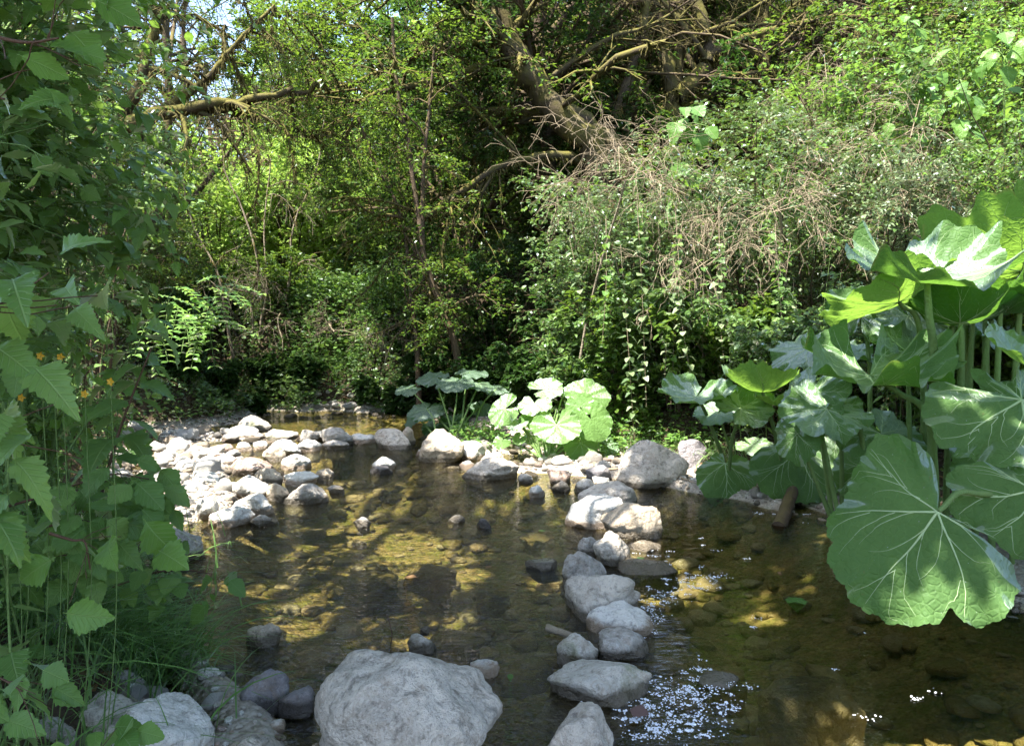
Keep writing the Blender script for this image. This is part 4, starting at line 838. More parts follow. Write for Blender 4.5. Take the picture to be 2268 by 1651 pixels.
def tree(label, cat, limbs, bark='bark', leaf='leaf_tree', n1=7, n2=5, n3=4, L1=(1.2, 2.6), L2=(.5, 1.2), L3=(.2, .5), leaves=8, size=(.035, .06), droop=.25, mossn=0, tpl=T_DIA, lo=.15, drymoss=0, name='tree', group=TREEGRP, gaps=None, extra=None, crown=True, flat=.5, minr=0.0):
    t = thing(name, label, cat, (0, 0, 0), group)
    mb = MB(); allP = []
    mm = MB()
    for P, R in limbs:
        V, Fc, _ = tubes(P[None], R[None], 9 if R[0] > .08 else 6); mb.add(V, Fc)
        if mossn: hang_moss(mm, P, R, int(mossn * len(P) / 22))
    mb.build('trunk', M[bark], t)
    A = MB(); l1P = []; l1R = []; GG = [q for q in GAPS if q[0][1] < 8.5]
    for j, (P, R) in enumerate(limbs):
        C, CR = spawn(P[None], R[None], n1, L1, 1.0, droop, 6, lo, 1, .12, flat); l1P.append(C); l1R.append(CR)
    P1 = np.concatenate(l1P); R1 = np.minimum(np.concatenate(l1R), .045)
    P2, R2 = spawn(P1, R1, n2, L2, .8, droop, 5, .15, 1, .05, flat)
    P2, R2 = cull_twigs(P2, R2, GG); P3, R3 = spawn(P2, R2, n3, L3, .7, droop * .6, 4, .1, 1, .0, flat)
    P3, R3 = cull_twigs(P3, R3, GG)
    for P, R, s in ((P1, R1, 5), (P2, R2, 4), (P3, R3, 3)):
        V, Fc, _ = tubes(P, R, s); A.add(V, Fc)
    A.build('branches', M[bark], t)
    if mossn:
        for P, R in zip(P1[:60], R1[:60]): hang_moss(mm, P, R, int(mossn * .2), (.02, .09))
        mm.build('hanging_moss', M['moss'], t)
    if crown:
        p, ax, nr = leafpts(np.concatenate([P3, P3]), leaves // 2 or 1)
        p2, ax2, nr2 = leafpts(P2, leaves)
        p = np.concatenate([p, p2]); ax = np.concatenate([ax, ax2]); nr = np.concatenate([nr, nr2])
        p, ax, nr = culled(p, ax, nr, gaps=GAPS if gaps is None else gaps)
        c = np.repeat(rng.random(len(p) // 40 + 1), 40)[:len(p)] * .5 + rng.random(len(p)) * .5
        V, Fc, r = place(tpl, p, ax, nr, rng.uniform(size[0], size[1], len(p)), c)
        MB().add(V, Fc, r).build('crown', M[leaf], t, smooth=False)
    return t
def sub(px_pts, Y, dY=None):
    out = []
    for i, (a, b) in enumerate(px_pts):
        y = Y if np.isscalar(Y) else Y[i]; out.append(at(a, b, y))
    return out
def rooted(pts, x=None):
    p = np.array(pts[0]); z = Hs(p[0], p[1]); return [np.array([p[0], p[1], z - .15])] + list(pts)

# 1 the old leaning mossy tree
L = [limb(rooted(sub([(1345, 560), (1335, 430), (1318, 335), (1250, 258), (1190, 190), (1140, 120), (1080, 50), (1010, -30), (930, -140)], 10.6)), .26, .12, 34),
     limb(sub([(1390, 520), (1372, 350), (1290, 268), (1215, 208), (1175, 150), (1120, 60), (1100, -60)], 10.8), .2, .07),
     limb(sub([(1135, 125), (1060, 150), (980, 176), (900, 193), (835, 205), (800, 228)], [11, 10.8, 10.6, 10.4, 10.3, 10.2]), .085, .03),
     limb(sub([(1110, 90), (1030, 100), (960, 112), (890, 140), (780, 185), (700, 200)], [11, 11, 11, 10.8, 10.7, 10.5]), .075, .02),
     limb(sub([(1330, 400), (1260, 346), (1180, 350), (1100, 372), (1010, 430), (940, 482)], [11, 10.6, 10.4, 10.2, 10, 9.8]), .075, .035),
     limb(sub([(1250, 250), (1180, 250), (1110, 240), (1060, 250)], 10.9), .06, .03),
     limb(sub([(1380, 340), (1375, 230), (1420, 90), (1430, -50)], 11.3), .12, .05)]
tree('old leaning moss covered tree whose double trunk rises to the upper left', 'tree', L, 'bark_moss', n1=9, n2=6, n3=5, mossn=420, leaves=7, size=(.045, .08), lo=.42)
# 2 forked mossy tree
L = [limb(rooted(sub([(1500, 520), (1492, 400), (1490, 235), (1480, 160), (1465, 60), (1445, -50)], 12)), .20, .09, 28),
     limb(sub([(1495, 215), (1550, 165), (1572, 110), (1548, 30), (1525, -50)], 11.9), .13, .09),
     limb(sub([(1497, 190), (1505, 60), (1500, -60)], 12.1), .10, .06),
     limb(sub([(1562, 130), (1640, 90), (1740, 60), (1830, 40), (1900, 20)], [11.9, 11.7, 11.5, 11.4, 11.2]), .08, .035),
     limb(sub([(1490, 260), (1440, 235), (1380, 228)], 12), .06, .03)]
tree('mossy tree that forks like a candelabrum above the sunlit thicket', 'tree', L, 'bark_moss', n1=8, n2=5, n3=5, mossn=500, leaves=12, size=(.045, .08), lo=.2)
tree('upright dark trunk with moss right of the forked tree', 'tree', [limb(rooted(sub([(1715, 450), (1705, 330), (1690, 200), (1690, 80), (1700, -60)], 12.5)), .10, .07)], 'bark_moss', n1=12, n2=5, n3=5, mossn=250, leaves=12, size=(.05, .08), lo=.2)
tree('thick rough trunk behind the forked tree, standing in yellow green light', 'tree', [limb(rooted(sub([(1650, 450), (1622, 310), (1600, 200), (1590, 80), (1600, -60)], 14)), .22, .14)], 'bark', n1=12, n2=5, n3=5, mossn=200, leaves=12, size=(.05, .08), lo=.2)
# 3 leaning limb at the left with hanging twigs
L = [limb([np.array([-5.6, 8.6, Hs(-5.6, 8.6) - .2])] + sub([(60, 560), (140, 380), (235, 318), (330, 265), (420, 240), (520, 225), (610, 212), (700, 190)], [8.6, 8.7, 8.8, 8.9, 9, 9.1, 9.2, 9.3]), .24, .03, 34),
     limb(sub([(235, 318), (300, 200), (330, 120), (350, 20), (360, -60)], 9), .09, .04),
     limb(sub([(330, 265), (450, 180), (520, 100), (600, 20)], 9.2), .06, .02),
     limb(sub([(420, 240), (520, 250), (600, 265), (700, 300)], [9, 9.2, 9.4, 9.6]), .05, .015)]
tree('dark tree leaning out from the left bank with an arching limb and drooping bare twigs', 'tree', L, 'bark_moss', n1=9, n2=5, n3=5, L1=(.6, 1.7), L2=(.3, .8), droop=.8, mossn=260, leaves=7, size=(.035, .06), lo=.3)
# 4 slim saplings in the middle
bb = ground(1013, 830, .25)
L = [limb(rooted(sub([(1015, 812), (985, 690), (945, 590), (925, 470), (905, 330), (880, 200), (868, 40)], 9.6)), .065, .02, 30),
     limb(rooted(sub([(925, 800), (915, 690), (905, 600), (888, 480), (830, 360), (785, 240)], 9.9)), .045, .015, 26),
     limb(sub([(935, 560), (936, 400), (950, 250), (962, 100)], 9.6), .035, .015),
     limb(sub([(900, 520), (960, 640), (985, 720)], 9.8), .02, .012), limb(sub([(888, 480), (820, 470), (750, 420)], 9.8), .02, .008)]
tree('slim bare stemmed sapling in the middle leaning to the left', 'sapling', L, 'bark', n1=9, n2=4, n3=4, L1=(.5, 1.1), L2=(.3, .7), L3=(.15, .4), leaves=10, size=(.04, .065), lo=.25, mossn=60, name='sapling')
# 5 pale stems mid left
L = [limb(rooted(sub([(548, 850), (565, 760), (556, 680), (572, 590), (540, 470), (500, 380), (490, 250)], 11.5)), .05, .008), limb(rooted(sub([(600, 850), (618, 720), (642, 610), (650, 500), (700, 380), (720, 250)], 11.6)), .055, .008),
     limb(rooted(sub([(580, 850), (575, 740), (590, 640), (585, 500), (600, 350)], 11.4)), .04, .008), limb(rooted(sub([(530, 850), (500, 700), (480, 600), (420, 480), (400, 330)], 11.3)), .04, .008)]
tree('clump of pale sunlit stems with drooping dry twigs on the far left bank', 'tree', L, 'bark_pale', n1=6, n2=4, n3=4, L1=(.5, 1.3), L2=(.3, .7), droop=.7, leaves=6, size=(.03, .05), lo=.3, mossn=90)
# generic trees
def gtree(label, x, y, h, r, lean=(0, 0), leaf='leaf_tree', size=(.04, .07), n1=20, n2=6, n3=5, leaves=14, Lmax=3.2, nl=3, gaps=None, bark='bark', lo=.02, name='tree', droop=.2, mossn=0, L3=(.25, .55), L2=(.6, 1.3)):
    z = Hs(x, y) - .2; L = []
    top = np.array([x + lean[0], y + lean[1], z + h]); b = np.array([x, y, z])
    pts = [b + (top - b) * u + rng.normal(size=3) * np.array([.25, .25, .1]) * (u > 0) for u in np.linspace(0, 1, 6)]
    L.append(limb(pts, r, r * .25, 24))
    for k in range(nl):
        u = rng.uniform(.15, .55); p = b + (top - b) * u; a = rng.uniform(0, 6.28); d = np.array([math.cos(a), math.sin(a), .9]) * h * .28
        L.append(limb([p, p + d * .5 + (0, 0, .2), p + d + (0, 0, .6)], r * .45, r * .12, 12))
    return tree(label, 'tree', L, bark, leaf, n1, n2, n3, (Lmax * .4, Lmax), L2, L3, leaves, size, droop, mossn, lo=lo, gaps=gaps, name=name)
seeds = [(-8.5, 11.5, 8, .16), (-9.4, 14.5, 9, .18), (-11.5, 17, 10, .2), (-.7, 13.6, 8.5, .15), (.6, 12.2, 9, .16), (2.6, 15, 10, .2), (0.3, 17, 11, .2), (4.6, 13, 9.5, .18), (6.2, 16, 10, .2), (7.4, 12.2, 9, .18), (9.2, 14.6, 9.5, .2), (11.5, 12.5, 9, .2)]
for i, (x, y, h, r) in enumerate(seeds):
    gtree('leafy tree standing in the dense wood behind the stream', x, y, h, r, lean=(rng.normal() * .8, rng.normal() * .5 - .3), leaf='leaf_shaded' if -1 < x < 1 else 'leaf_tree', mossn=60 if i % 3 == 0 else 0, size=(.055, .095))
gtree('leafy tree over the far bend whose low branches close the sky at the upper left', -6.2, 14.2, 10, .14, lo=.5, size=(.05, .09), Lmax=2.8, n1=30, leaves=20)
gtree('leafy tree rising behind the leaning limb at the upper left', -6.6, 10.6, 9, .14, lo=.42, size=(.05, .09), Lmax=2.8, n1=30, leaves=20)
for i, (x, y, h) in enumerate([(-14, 24, 13), (-10.5, 26, 11), (-2.6, 23, 12), (1.2, 25, 13), (5, 22, 13), (9, 24, 13), (13, 21, 12), (17, 24, 13)]):
    gtree('tall leafy tree deeper in the wood', x, y, h, .22, leaf='leaf_far' if -9 < x < 1 else 'leaf_bush', size=(.11, .18), n1=18, n2=6, n3=4, Lmax=4, leaves=12, L3=(.4, .9))
for i, (x, y, h) in enumerate([(-17, 34, 11), (-12.5, 33, 9.5), (-9.5, 36, 9.5), (-11, 31, 7.5), (-8.2, 31, 7.5), (-6, 34, 9.5), (-2, 36, 11.5), (3, 37, 14), (10, 36, 15), (18, 36, 15), (-24, 36, 13), (-13, 44, 13)]):
    gtree('distant sunlit tree seen through the opening of the wood', x, y, h, .25, leaf='leaf_far', size=(.16, .26), n1=22, n2=7, n3=5, Lmax=4.5, leaves=14, L3=(.5, 1.1))

# unseen crowns beside and behind the viewer, shaped to shade the near water
def shade_tree(label, x, y, h, spots, n=26000, size=(.07, .12)):
    z = Hs(x, y); t = thing('tree', label, 'tree', (0, 0, 0), TREEGRP); mb = MB(); P1 = []; R1 = []
    tr, R = limb([np.array([x, y, z - .2]), np.array([x + .1, y, z + h * .5]), np.array([x + .3, y + .2, z + h])], .24, .10, 20); V, Fc, _ = tubes(tr[None], R[None], 10); mb.add(V, Fc)
    for (sx, sy, sz) in spots:
        e = np.array([sx, sy, sz]); s = tr[rng.integers(9, 19)]; m = (s + e) / 2 + (0, 0, .5)
        P, R = limb([s, m, e], .09, .02, 14); V, Fc, _ = tubes(P[None], R[None], 6); mb.add(V, Fc); P1.append(P); R1.append(R)
    mb.build('trunk', M['bark_moss'], t)
    P1 = np.stack(P1); R1 = np.stack(R1); P2, R2 = spawn(P1, R1, 14, (.8, 1.9), .9, .1, 5, .1, 1, .05, .35); P2, R2 = cull_twigs(P2, R2, GAPS); P3, R3 = spawn(P2, R2, 5, (.3, .8), .8, .1, 4, .1, 1, 0, .35)
    A = MB()
    for P, R, s in ((P2, R2, 4), (P3, R3, 3)): V, Fc, _ = tubes(P, R, s); A.add(V, Fc)
    A.build('branches', M['bark'], t)
    k = max(1, n // (len(P3))); p, ax, nr = leafpts(P3, k, jit=.08); p, ax, nr = culled(p, ax, nr, gaps=GAPS, soft=.15)
    # keep clear of the picture: crown stays above the view
    _, py = proj(p); keep = ~((p[:, 1] > .3) & (py > -25) ); p, ax, nr = p[keep], ax[keep], nr[keep]
    V, Fc, r = place(T_OVAL, p, ax, nr, rng.uniform(*size, len(p))); MB().add(V, Fc, r).build('crown', M['leaf_tree'], t, smooth=False)
sp = lambda xs_, ys_, z0: [(a + rng.normal() * .3, b + rng.normal() * .3, z0 + .42 * max(b, 0) + rng.uniform(0, 1.0)) for a in xs_ for b in ys_]
shade_tree('unseen tall tree on the left bank, its crown shaped to shade the near water', -4.2, .2, 6.5, sp((-2.0, -1.2, -.4, .4), (-1.2, -.2, .7, 1.6, 2.6, 3.8, 4.8), 3.4) + [(-3.4, 7.4, 6.0), (-2.8, 7.9, 6.4), (-3.8, 8.4, 6.3), (-2.4, 6.6, 5.6)] + [(-1.7 + rng.normal() * .3, 1.2 + rng.normal() * .35, 5.0 + rng.normal() * .3) for _ in range(5)], 90000)
shade_tree('unseen tall tree on the right bank, its crown shaped to shade the big leaves', 5.0, 1.5, 6.5, sp((.0, 1.2, 2.6, 4.2), (-1, .6, 2.0, 3.3, 4.6), 3.4), 62000)

# ------------------------------------------------------------------ shrubs, herbs, thicket
def shrub(label, cat, x, y, h, wd, leaf='leaf_bush', tpl=T_OVAL, size=(.04, .07), stems=7, n1=7, n2=4, leaves=7, bark='bark', lean=(0, 0), L1=None, L2=None, name='shrub', group='shrubs on the stream banks', droop=.35, tilt=.35, zoff=0, g=None, gaps=GAPS, lo=.12, r0=.012, parts2=None):
    g = g or rng; z = Hs(x, y) + zoff; t = thing(name, label, cat, (0, 0, 0), group)
    K = 8; a = g.uniform(0, 6.28, stems); rr = g.uniform(.3, 1, stems) * wd; hh = h * g.uniform(.6, 1.0, stems); u = np.linspace(0, 1, K)[None, :, None]
    b = np.array([x, y, z - .05]) + np.stack([np.cos(a), np.sin(a), 0 * a], 1) * wd * .15
    out = np.stack([np.cos(a) * rr + lean[0], np.sin(a) * rr + lean[1], 0 * a], 1)[:, None]
    P = b[:, None] + out * u ** 1.7 + np.array([0, 0, 1.0]) * (hh[:, None, None] * (1.25 * u - .25 * u ** 3)) + g.normal(size=(stems, K, 3)) * .02 * h * u
    R = np.linspace(r0, r0 * .25, K)[None].repeat(stems, 0)
    L1 = L1 or (h * .15, h * .38); L2 = L2 or (L1[0] * .45, L1[1] * .45)
    P1, R1 = spawn(P, R, n1, L1, .9, droop, 6, lo, 1, .2, .5); P1, R1 = cull_twigs(P1, R1, [q for q in gaps if q[0][2] < .3]); P2, R2 = spawn(P1, R1, n2, L2, .8, droop, 4, .15, 1, .05, .5)
    A = MB()
    for p, r, s in ((P, R, 5), (P1, R1, 4), (P2, R2, 3)): V, Fc, _ = tubes(p, r, s); A.add(V, Fc)
    A.build('stems', M[bark], t)
    if leaves:
        p, ax, nr = leafpts(np.concatenate([P2]), leaves, tilt=tilt, jit=size[0] * .3); q = leafpts(P1, leaves, tilt=tilt)
        p = np.concatenate([p, q[0]]); ax = np.concatenate([ax, q[1]]); nr = np.concatenate([nr, q[2]])
        p, ax, nr = culled(p, ax, nr, gaps=[gq for gq in gaps if gq[0][1] < y - .8 or gq[0][2] < .3], soft=.3)
        V, Fc, r = place(tpl, p, ax, nr, g.uniform(size[0], size[1], len(p))); MB().add(V, Fc, r).build('foliage', M[leaf], t, smooth=len(tpl[0]) > 12)
    return t
GL = 'leafy shrubs of the left bank thicket'
LB = 'broad leaved shrub in the green wall along the left bank'
for i, (px, Y, h, wd, sz, tp, mt, st, n1, n2, lv) in enumerate([
    (-170, 1.6, 1.5, .2, (.07, .11), T_HAZEL, 'leaf_left', 4, 5, 2, 3), (-50, 2.1, 2.3, .32, (.06, .11), T_NETTLE, 'leaf_lime', 7, 7, 3, 4),
    (70, 2.3, 2.0, .33, (.06, .10), T_HAZEL, 'leaf_left', 7, 7, 3, 4), (40, 2.9, 3.0, .5, (.055, .09), T_OVAL, 'leaf_lime', 8, 8, 3, 5),
    (150, 2.8, 1.9, .40, (.06, .10), T_NETTLE, 'leaf_left', 8, 7, 3, 5), (120, 3.6, 3.3, .60, (.055, .085), T_HAZEL, 'leaf_lime', 9, 8, 4, 5),
    (235, 3.5, 2.0, .45, (.05, .09), T_NETTLE, 'leaf_left', 9, 8, 3, 5), (150, 4.5, 3.7, .7, (.05, .085), T_BROAD, 'leaf_lime', 10, 9, 4, 5),
    (275, 4.4, 2.2, .5, (.05, .085), T_BROAD, 'leaf_left', 10, 8, 4, 5), (170, 5.5, 4.2, .8, (.05, .08), T_BROAD, 'leaf_bush', 10, 9, 5, 5),
    (300, 5.6, 2.6, .6, (.05, .08), T_BROAD, 'leaf_left', 10, 8, 5, 5), (230, 7.0, 4.2, .9, (.05, .08), T_OVAL, 'leaf_bush', 12, 9, 6, 6),
    (330, 7.4, 2.6, .7, (.045, .07), T_OVAL, 'leaf_bush', 12, 9, 6, 6), (345, 9.0, 2.4, .9, (.045, .07), T_OVAL, 'leaf_tree', 12, 9, 6, 6), (250, 9.4, 4.5, 1.1, (.05, .08), T_OVAL, 'leaf_tree', 12, 9, 6, 6),
    (420, 10.6, 2.0, .9, (.04, .065), T_OVAL, 'leaf_tree', 12, 9, 6, 6)]):
    p = at(px - (215 if Y < 2.5 else 190 if Y < 5 else 120), 800, Y); sz = (sz[0] * .66, sz[1] * .72); shrub(LB, 'shrub', p[0], Y, h, wd * .9, mt, tp, sz, st + 3, n1 + 2, n2, lv + 1, bark='stem_green' if Y < 5 else 'bark', group=GL, lean=(.15, -.05), lo=.5 if Y < 3 else .12)
# upright nettles with opposite leaf pairs
def nettle(label, base, top, n=9, size=(.06, .11), mat='leaf_left', stem='stem_green', group='nettles on the left bank', tpl=T_NETTLE, name='nettle', lo=.15, r=.004, cat='plant', both=True):
    t = thing(name, label, cat, (0, 0, 0), group); base = np.array(base, float); top = np.array(top, float)
    mid = (base + top) / 2 + rng.normal(size=3) * .03; P = smoothpoly([base, mid, top], 14)
    V, Fc, _ = tubes(P[None], np.linspace(r, r * .4, 14)[None], 5); MB().add(V, Fc).build('stem', M[stem], t)
    pos = []; ax = []; sz = []; L = np.linspace(lo, 1, n)
    for i, u in enumerate(L):
        c = np.array([np.interp(u * 13, range(14), P[:, k]) for k in range(3)]); a = i * 1.57 + rng.normal() * .3
        for k in range(2 if both else 1):
            aa = a + k * math.pi; pos.append(c); ax.append([math.cos(aa), math.sin(aa), -.15 + .5 * (u > .9)]); sz.append((size[1] - (size[1] - size[0]) * abs(u - .45) / .55) * rng.uniform(.8, 1.1) * (1.0 if u < .9 else .55))
    V, Fc, rr = place(tpl, np.array(pos), np.array(ax), norm(np.array([0, 0, 1.0]) + rng.normal(size=(len(pos), 3)) * .2), np.array(sz)); MB().add(V, Fc, rr).build('leaves', M[mat], t)
    return t
for i in range(64):
    Y = rng.uniform(1.5, 4.6); px = rng.uniform(-80, 250) if Y > 3.4 else rng.uniform(-200, 30); topy = rng.uniform(560, 1130) + 60 * (px > 200)
    tp_ = at(px, topy, Y); bx = tp_[0] - rng.uniform(-.05, .2); nettle('leafy nettle among many on the shaded left bank', [bx, Y + .1, Hs(bx, Y)], tp_, n=int(rng.integers(7, 11)), size=(.045, .075 + .03 * rng.random()))
nettle('tall dark stemmed nettle rising above the left bank herbs', at(200, 1180, 2.2), at(335, 770, 2.3), 9, (.09, .15), stem='stem_red', r=.006, group=None)
nettle('leafy shoot with a pale green tip at the upper left', at(150, 1000, 2.4), at(385, 640, 2.6), 9, (.07, .12), mat='leaf_lime', group=None)
def hazel(label, pts, Y, sizes, mat='leaf_left', stem='stem_red', nl=14, tpl=T_HAZEL, jit=.03, seed=0, nrm=(0, -.35, 1), r=.004):
    g = np.random.default_rng(seed + 40); t = thing('leafy_branch', label, 'branch', (0, 0, 0)); P = smoothpoly([at(a, b, Y + .12 * k * 0) for k, (a, b) in enumerate(pts)], 16)
    C, CR = spawn(P[None], np.linspace(r, r * .4, 16)[None], 5, (.08, .2), .8, .1, 5, .1, .95, 0, .4, g=g)
    A = MB(); V, Fc, _ = tubes(P[None], np.linspace(r, r * .4, 16)[None], 5); A.add(V, Fc); V, Fc, _ = tubes(C, CR * .6, 4); A.add(V, Fc); A.build('stem', M[stem], t)
    p, ax, nr = leafpts(np.concatenate([C, P[None, ::4][:, :4].repeat(1, 0)[:, :4] if False else C[:1]]), max(1, nl // 5), .3, 1, jit, g=g); nr = norm(np.asarray(nrm, float) + g.normal(size=nr.shape) * .25)
    V, Fc, rr = place(tpl, p, norm(ax + np.array([0, -.2, -.35])), nr, g.uniform(*sizes, len(p)), g=g); MB().add(V, Fc, rr).build('leaves', M[mat], t)
hazel('cluster of broad round leaves reaching over the water at the left', [(20, 1120), (120, 1090), (240, 1050), (330, 1060)], 2.1, (.06, .10), nl=40, seed=1, nrm=(0, -.7, .8))
hazel('lower cluster of broad leaves beside the smooth grey stone', [(0, 1190), (90, 1170), (170, 1150), (250, 1170)], 2.0, (.06, .095), nl=36, seed=2, nrm=(0, -.8, .8))
hazel('blue green leaves hanging low in front of the bank, left of the water', [(0, 1260), (120, 1230), (230, 1230)], 2.2, (.06, .09), nl=30, seed=3, nrm=(0, -.8, .7))
hazel('spray of small round leaves with lime tips stretching out over the water', [(250, 1300), (330, 1270), (400, 1260), (470, 1270)], 2.6, (.05, .08), nl=30, seed=4, tpl=T_BROAD, mat='leaf_left')
hazel('pair of lime green leaves hanging from a twig in front of the nettles', [(110, 1180), (160, 1195), (188, 1200), (200, 1260)], 1.7, (.08, .10), mat='leaf_lime', nl=8, seed=5, nrm=(0, -.9, .4))
hazel('large blurred leaves in the top left corner close to the viewer', [(-100, 60), (-20, 80), (60, 95), (130, 85)], 1.15, (.045, .07), mat='leaf_lime', nl=12, seed=6, nrm=(0, -.6, .7))
hazel('long drooping leaves under the top left corner close to the viewer', [(-160, 200), (-90, 200), (-40, 210), (10, 220)], 1.1, (.05, .07), mat='leaf_lime', nl=8, seed=7, tpl=T_NETTLE, nrm=(0, -.6, .7))
hazel('toothed leaves at the left edge half way up, close to the viewer', [(-160, 680), (-90, 690), (-40, 680), (0, 690)], 1.0, (.06, .09), nl=10, seed=8, tpl=T_NETTLE, nrm=(0, -.5, .9))
hazel('toothed leaf spray at the left edge below the middle', [(-160, 1000), (-90, 980), (-50, 960), (0, 950)], 1.1, (.06, .09), nl=10, seed=9, tpl=T_NETTLE, nrm=(0, -.5, .9))
hazel('blue green leaves in the bottom left corner', [(-100, 1500), (-50, 1490), (0, 1500), (50, 1530)], 1.5, (.05, .08), nl=14, seed=10, nrm=(0, -.7, .8))
hazel('lobed bright leaves in front of the big flat slab at the bottom edge', [(190, 1760), (215, 1700), (235, 1660), (265, 1660)], 1.6, (.045, .065), mat='leaf_lime', nl=14, seed=11, tpl=T_BROAD, nrm=(0, -.7, .8))
# feathery lime spray (compound leaves)
t = thing('feathery_branch', 'lime green feathery spray of paired leaflets beyond the left shrubs', 'branch', (0, 0, 0)); A = MB(); LV = MB()
for k in range(26):
    g = rng; s = at(g.uniform(330, 500), g.uniform(615, 740), g.uniform(5.4, 6.0)); d = norm(np.array([g.uniform(-.2, 1), g.uniform(-.6, .2), g.uniform(-.5, .1)])); Ln = g.uniform(.22, .34)
    P = np.stack([s + d * Ln * u - np.array([0, 0, .08]) * u * u for u in np.linspace(0, 1, 8)]); V, Fc, _ = tubes(P[None], np.full((1, 8), .0022), 3); A.add(V, Fc)
    sd = norm(np.cross(d, UP)); pp = np.repeat(P[1:], 2, 0); aa = np.tile(np.stack([sd, -sd]), (7, 1)) + d * .25
    V, Fc, r = place(T_OVAL, pp, aa, norm(np.tile([0, -.2, 1.0], (14, 1)) + g.normal(size=(14, 3)) * .2), g.uniform(.05, .065, 14)); LV.add(V, Fc, r)
A.build('stems', M['stem_green'], t); LV.build('leaflets', M['leaf_lime'], t)

# the thicket on the right slope
GR = 'shrubs of the right bank thicket'
for i, (px, py, Y, h, wd, mt, sz) in enumerate([
    (1320, 900, 9.4, 2.6, .8, 'leaf_bush', (.045, .075)), (1330, 900, 8.8, 2.8, .9, 'leaf_bush', (.04, .07)), (1440, 900, 8.6, 2.7, .9, 'leaf_pale', (.035, .06)), (1560, 900, 8.2, 2.6, .9, 'leaf_bush', (.04, .07)),
    (1680, 900, 7.8, 2.3, .9, 'leaf_pale', (.035, .06)), (1790, 880, 7.4, 2.0, .8, 'leaf_bush', (.04, .065)), (1900, 850, 7.2, 2.0, .9, 'leaf_pale', (.03, .055)), (2020, 800, 7.0, 2.0, .9, 'leaf_pale', (.03, .05)), (2150, 780, 6.8, 2.1, .9, 'leaf_pale', (.03, .05)), (2280, 760, 6.6, 2.3, .9, 'leaf_lime', (.03, .055)),
    (1700, 700, 9.6, 3.0, 1.0, 'leaf_bush', (.04, .07)), (1860, 700, 9.2, 3.2, 1.0, 'leaf_lime', (.04, .07)), (2000, 650, 8.8, 3.2, 1.1, 'leaf_bush', (.04, .07)), (2150, 600, 8.4, 3.6, 1.1, 'leaf_lime', (.04, .07)), (2300, 600, 8.2, 3.4, 1.1, 'leaf_lime', (.04, .07)),
    (1290, 920, 8.0, 1.1, .4, 'leaf_bush', (.05, .08)), (1400, 930, 7.6, 1.3, .6, 'leaf_tree', (.05, .08)), (1500, 930, 7.4, 1.2, .6, 'leaf_bush', (.05, .08)), (1620, 950, 7.0, 1.1, .5, 'leaf_tree', (.05, .08)), (1740, 950, 6.4, 1.2, .5, 'leaf_bush', (.04, .07)), (1850, 900, 6.0, 1.3, .5, 'leaf_bush', (.04, .07)),
    (1190, 900, 9.0, .8, .4, 'leaf_shaded', (.04, .07)), (1080, 880, 9.8, .8, .6, 'leaf_shaded', (.04, .07)), (2000, 850, 5.6, 1.3, .5, 'leaf_bush', (.04, .07)), (2150, 850, 5.4, 1.3, .5, 'leaf_tree', (.04, .07)), (2290, 850, 5.2, 1.5, .5, 'leaf_tree', (.04, .07))]):
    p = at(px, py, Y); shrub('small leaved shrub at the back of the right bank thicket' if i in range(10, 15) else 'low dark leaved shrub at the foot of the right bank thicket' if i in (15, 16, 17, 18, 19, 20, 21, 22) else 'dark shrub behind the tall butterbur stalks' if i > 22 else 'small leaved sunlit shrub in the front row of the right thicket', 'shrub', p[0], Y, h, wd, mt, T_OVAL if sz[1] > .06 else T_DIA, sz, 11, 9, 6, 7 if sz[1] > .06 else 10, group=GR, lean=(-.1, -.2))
for i in range(16):
    px = rng.uniform(1230, 1760); Y = rng.uniform(6.9, 7.5) - (px - 1230) * .0012; t_ = at(px, rng.uniform(380, 620), Y); L_ = rng.uniform(.8, 1.9); lowz = max(t_[2] - L_, Hs(t_[0], Y) + .1)
    nettle('climber with pale heart shaped leaves hanging down the front of the thicket', [t_[0], Y, t_[2]], [t_[0] + rng.normal() * .15, Y - .15, lowz], n=int(L_ * 14), size=(.045, .085), mat='leaf_pale' if i % 2 else 'leaf_lime', stem='twig_dead', group='climbers hanging in the right thicket', tpl=T_BROAD, name='climber', r=.003)
# tall herbs with narrow leaves
for i in range(34):
    Y = rng.uniform(5.0, 7.0); px = rng.uniform(1560, 2050); x = at(px, 800, Y)[0]; z = Hs(x, Y); hh = rng.uniform(.8, 1.5)
    if z < .06: continue
    nettle('upright herb with narrow leaves at the front of the right thicket', [x, Y, z - .05], [x + rng.normal() * .1, Y - .1, z + hh], n=16, size=(.07, .12), mat='leaf_bush' if i % 3 else 'leaf_lime', group='narrow leaved herbs on the right bank', tpl=T_LANCE, name='herb', r=.004)
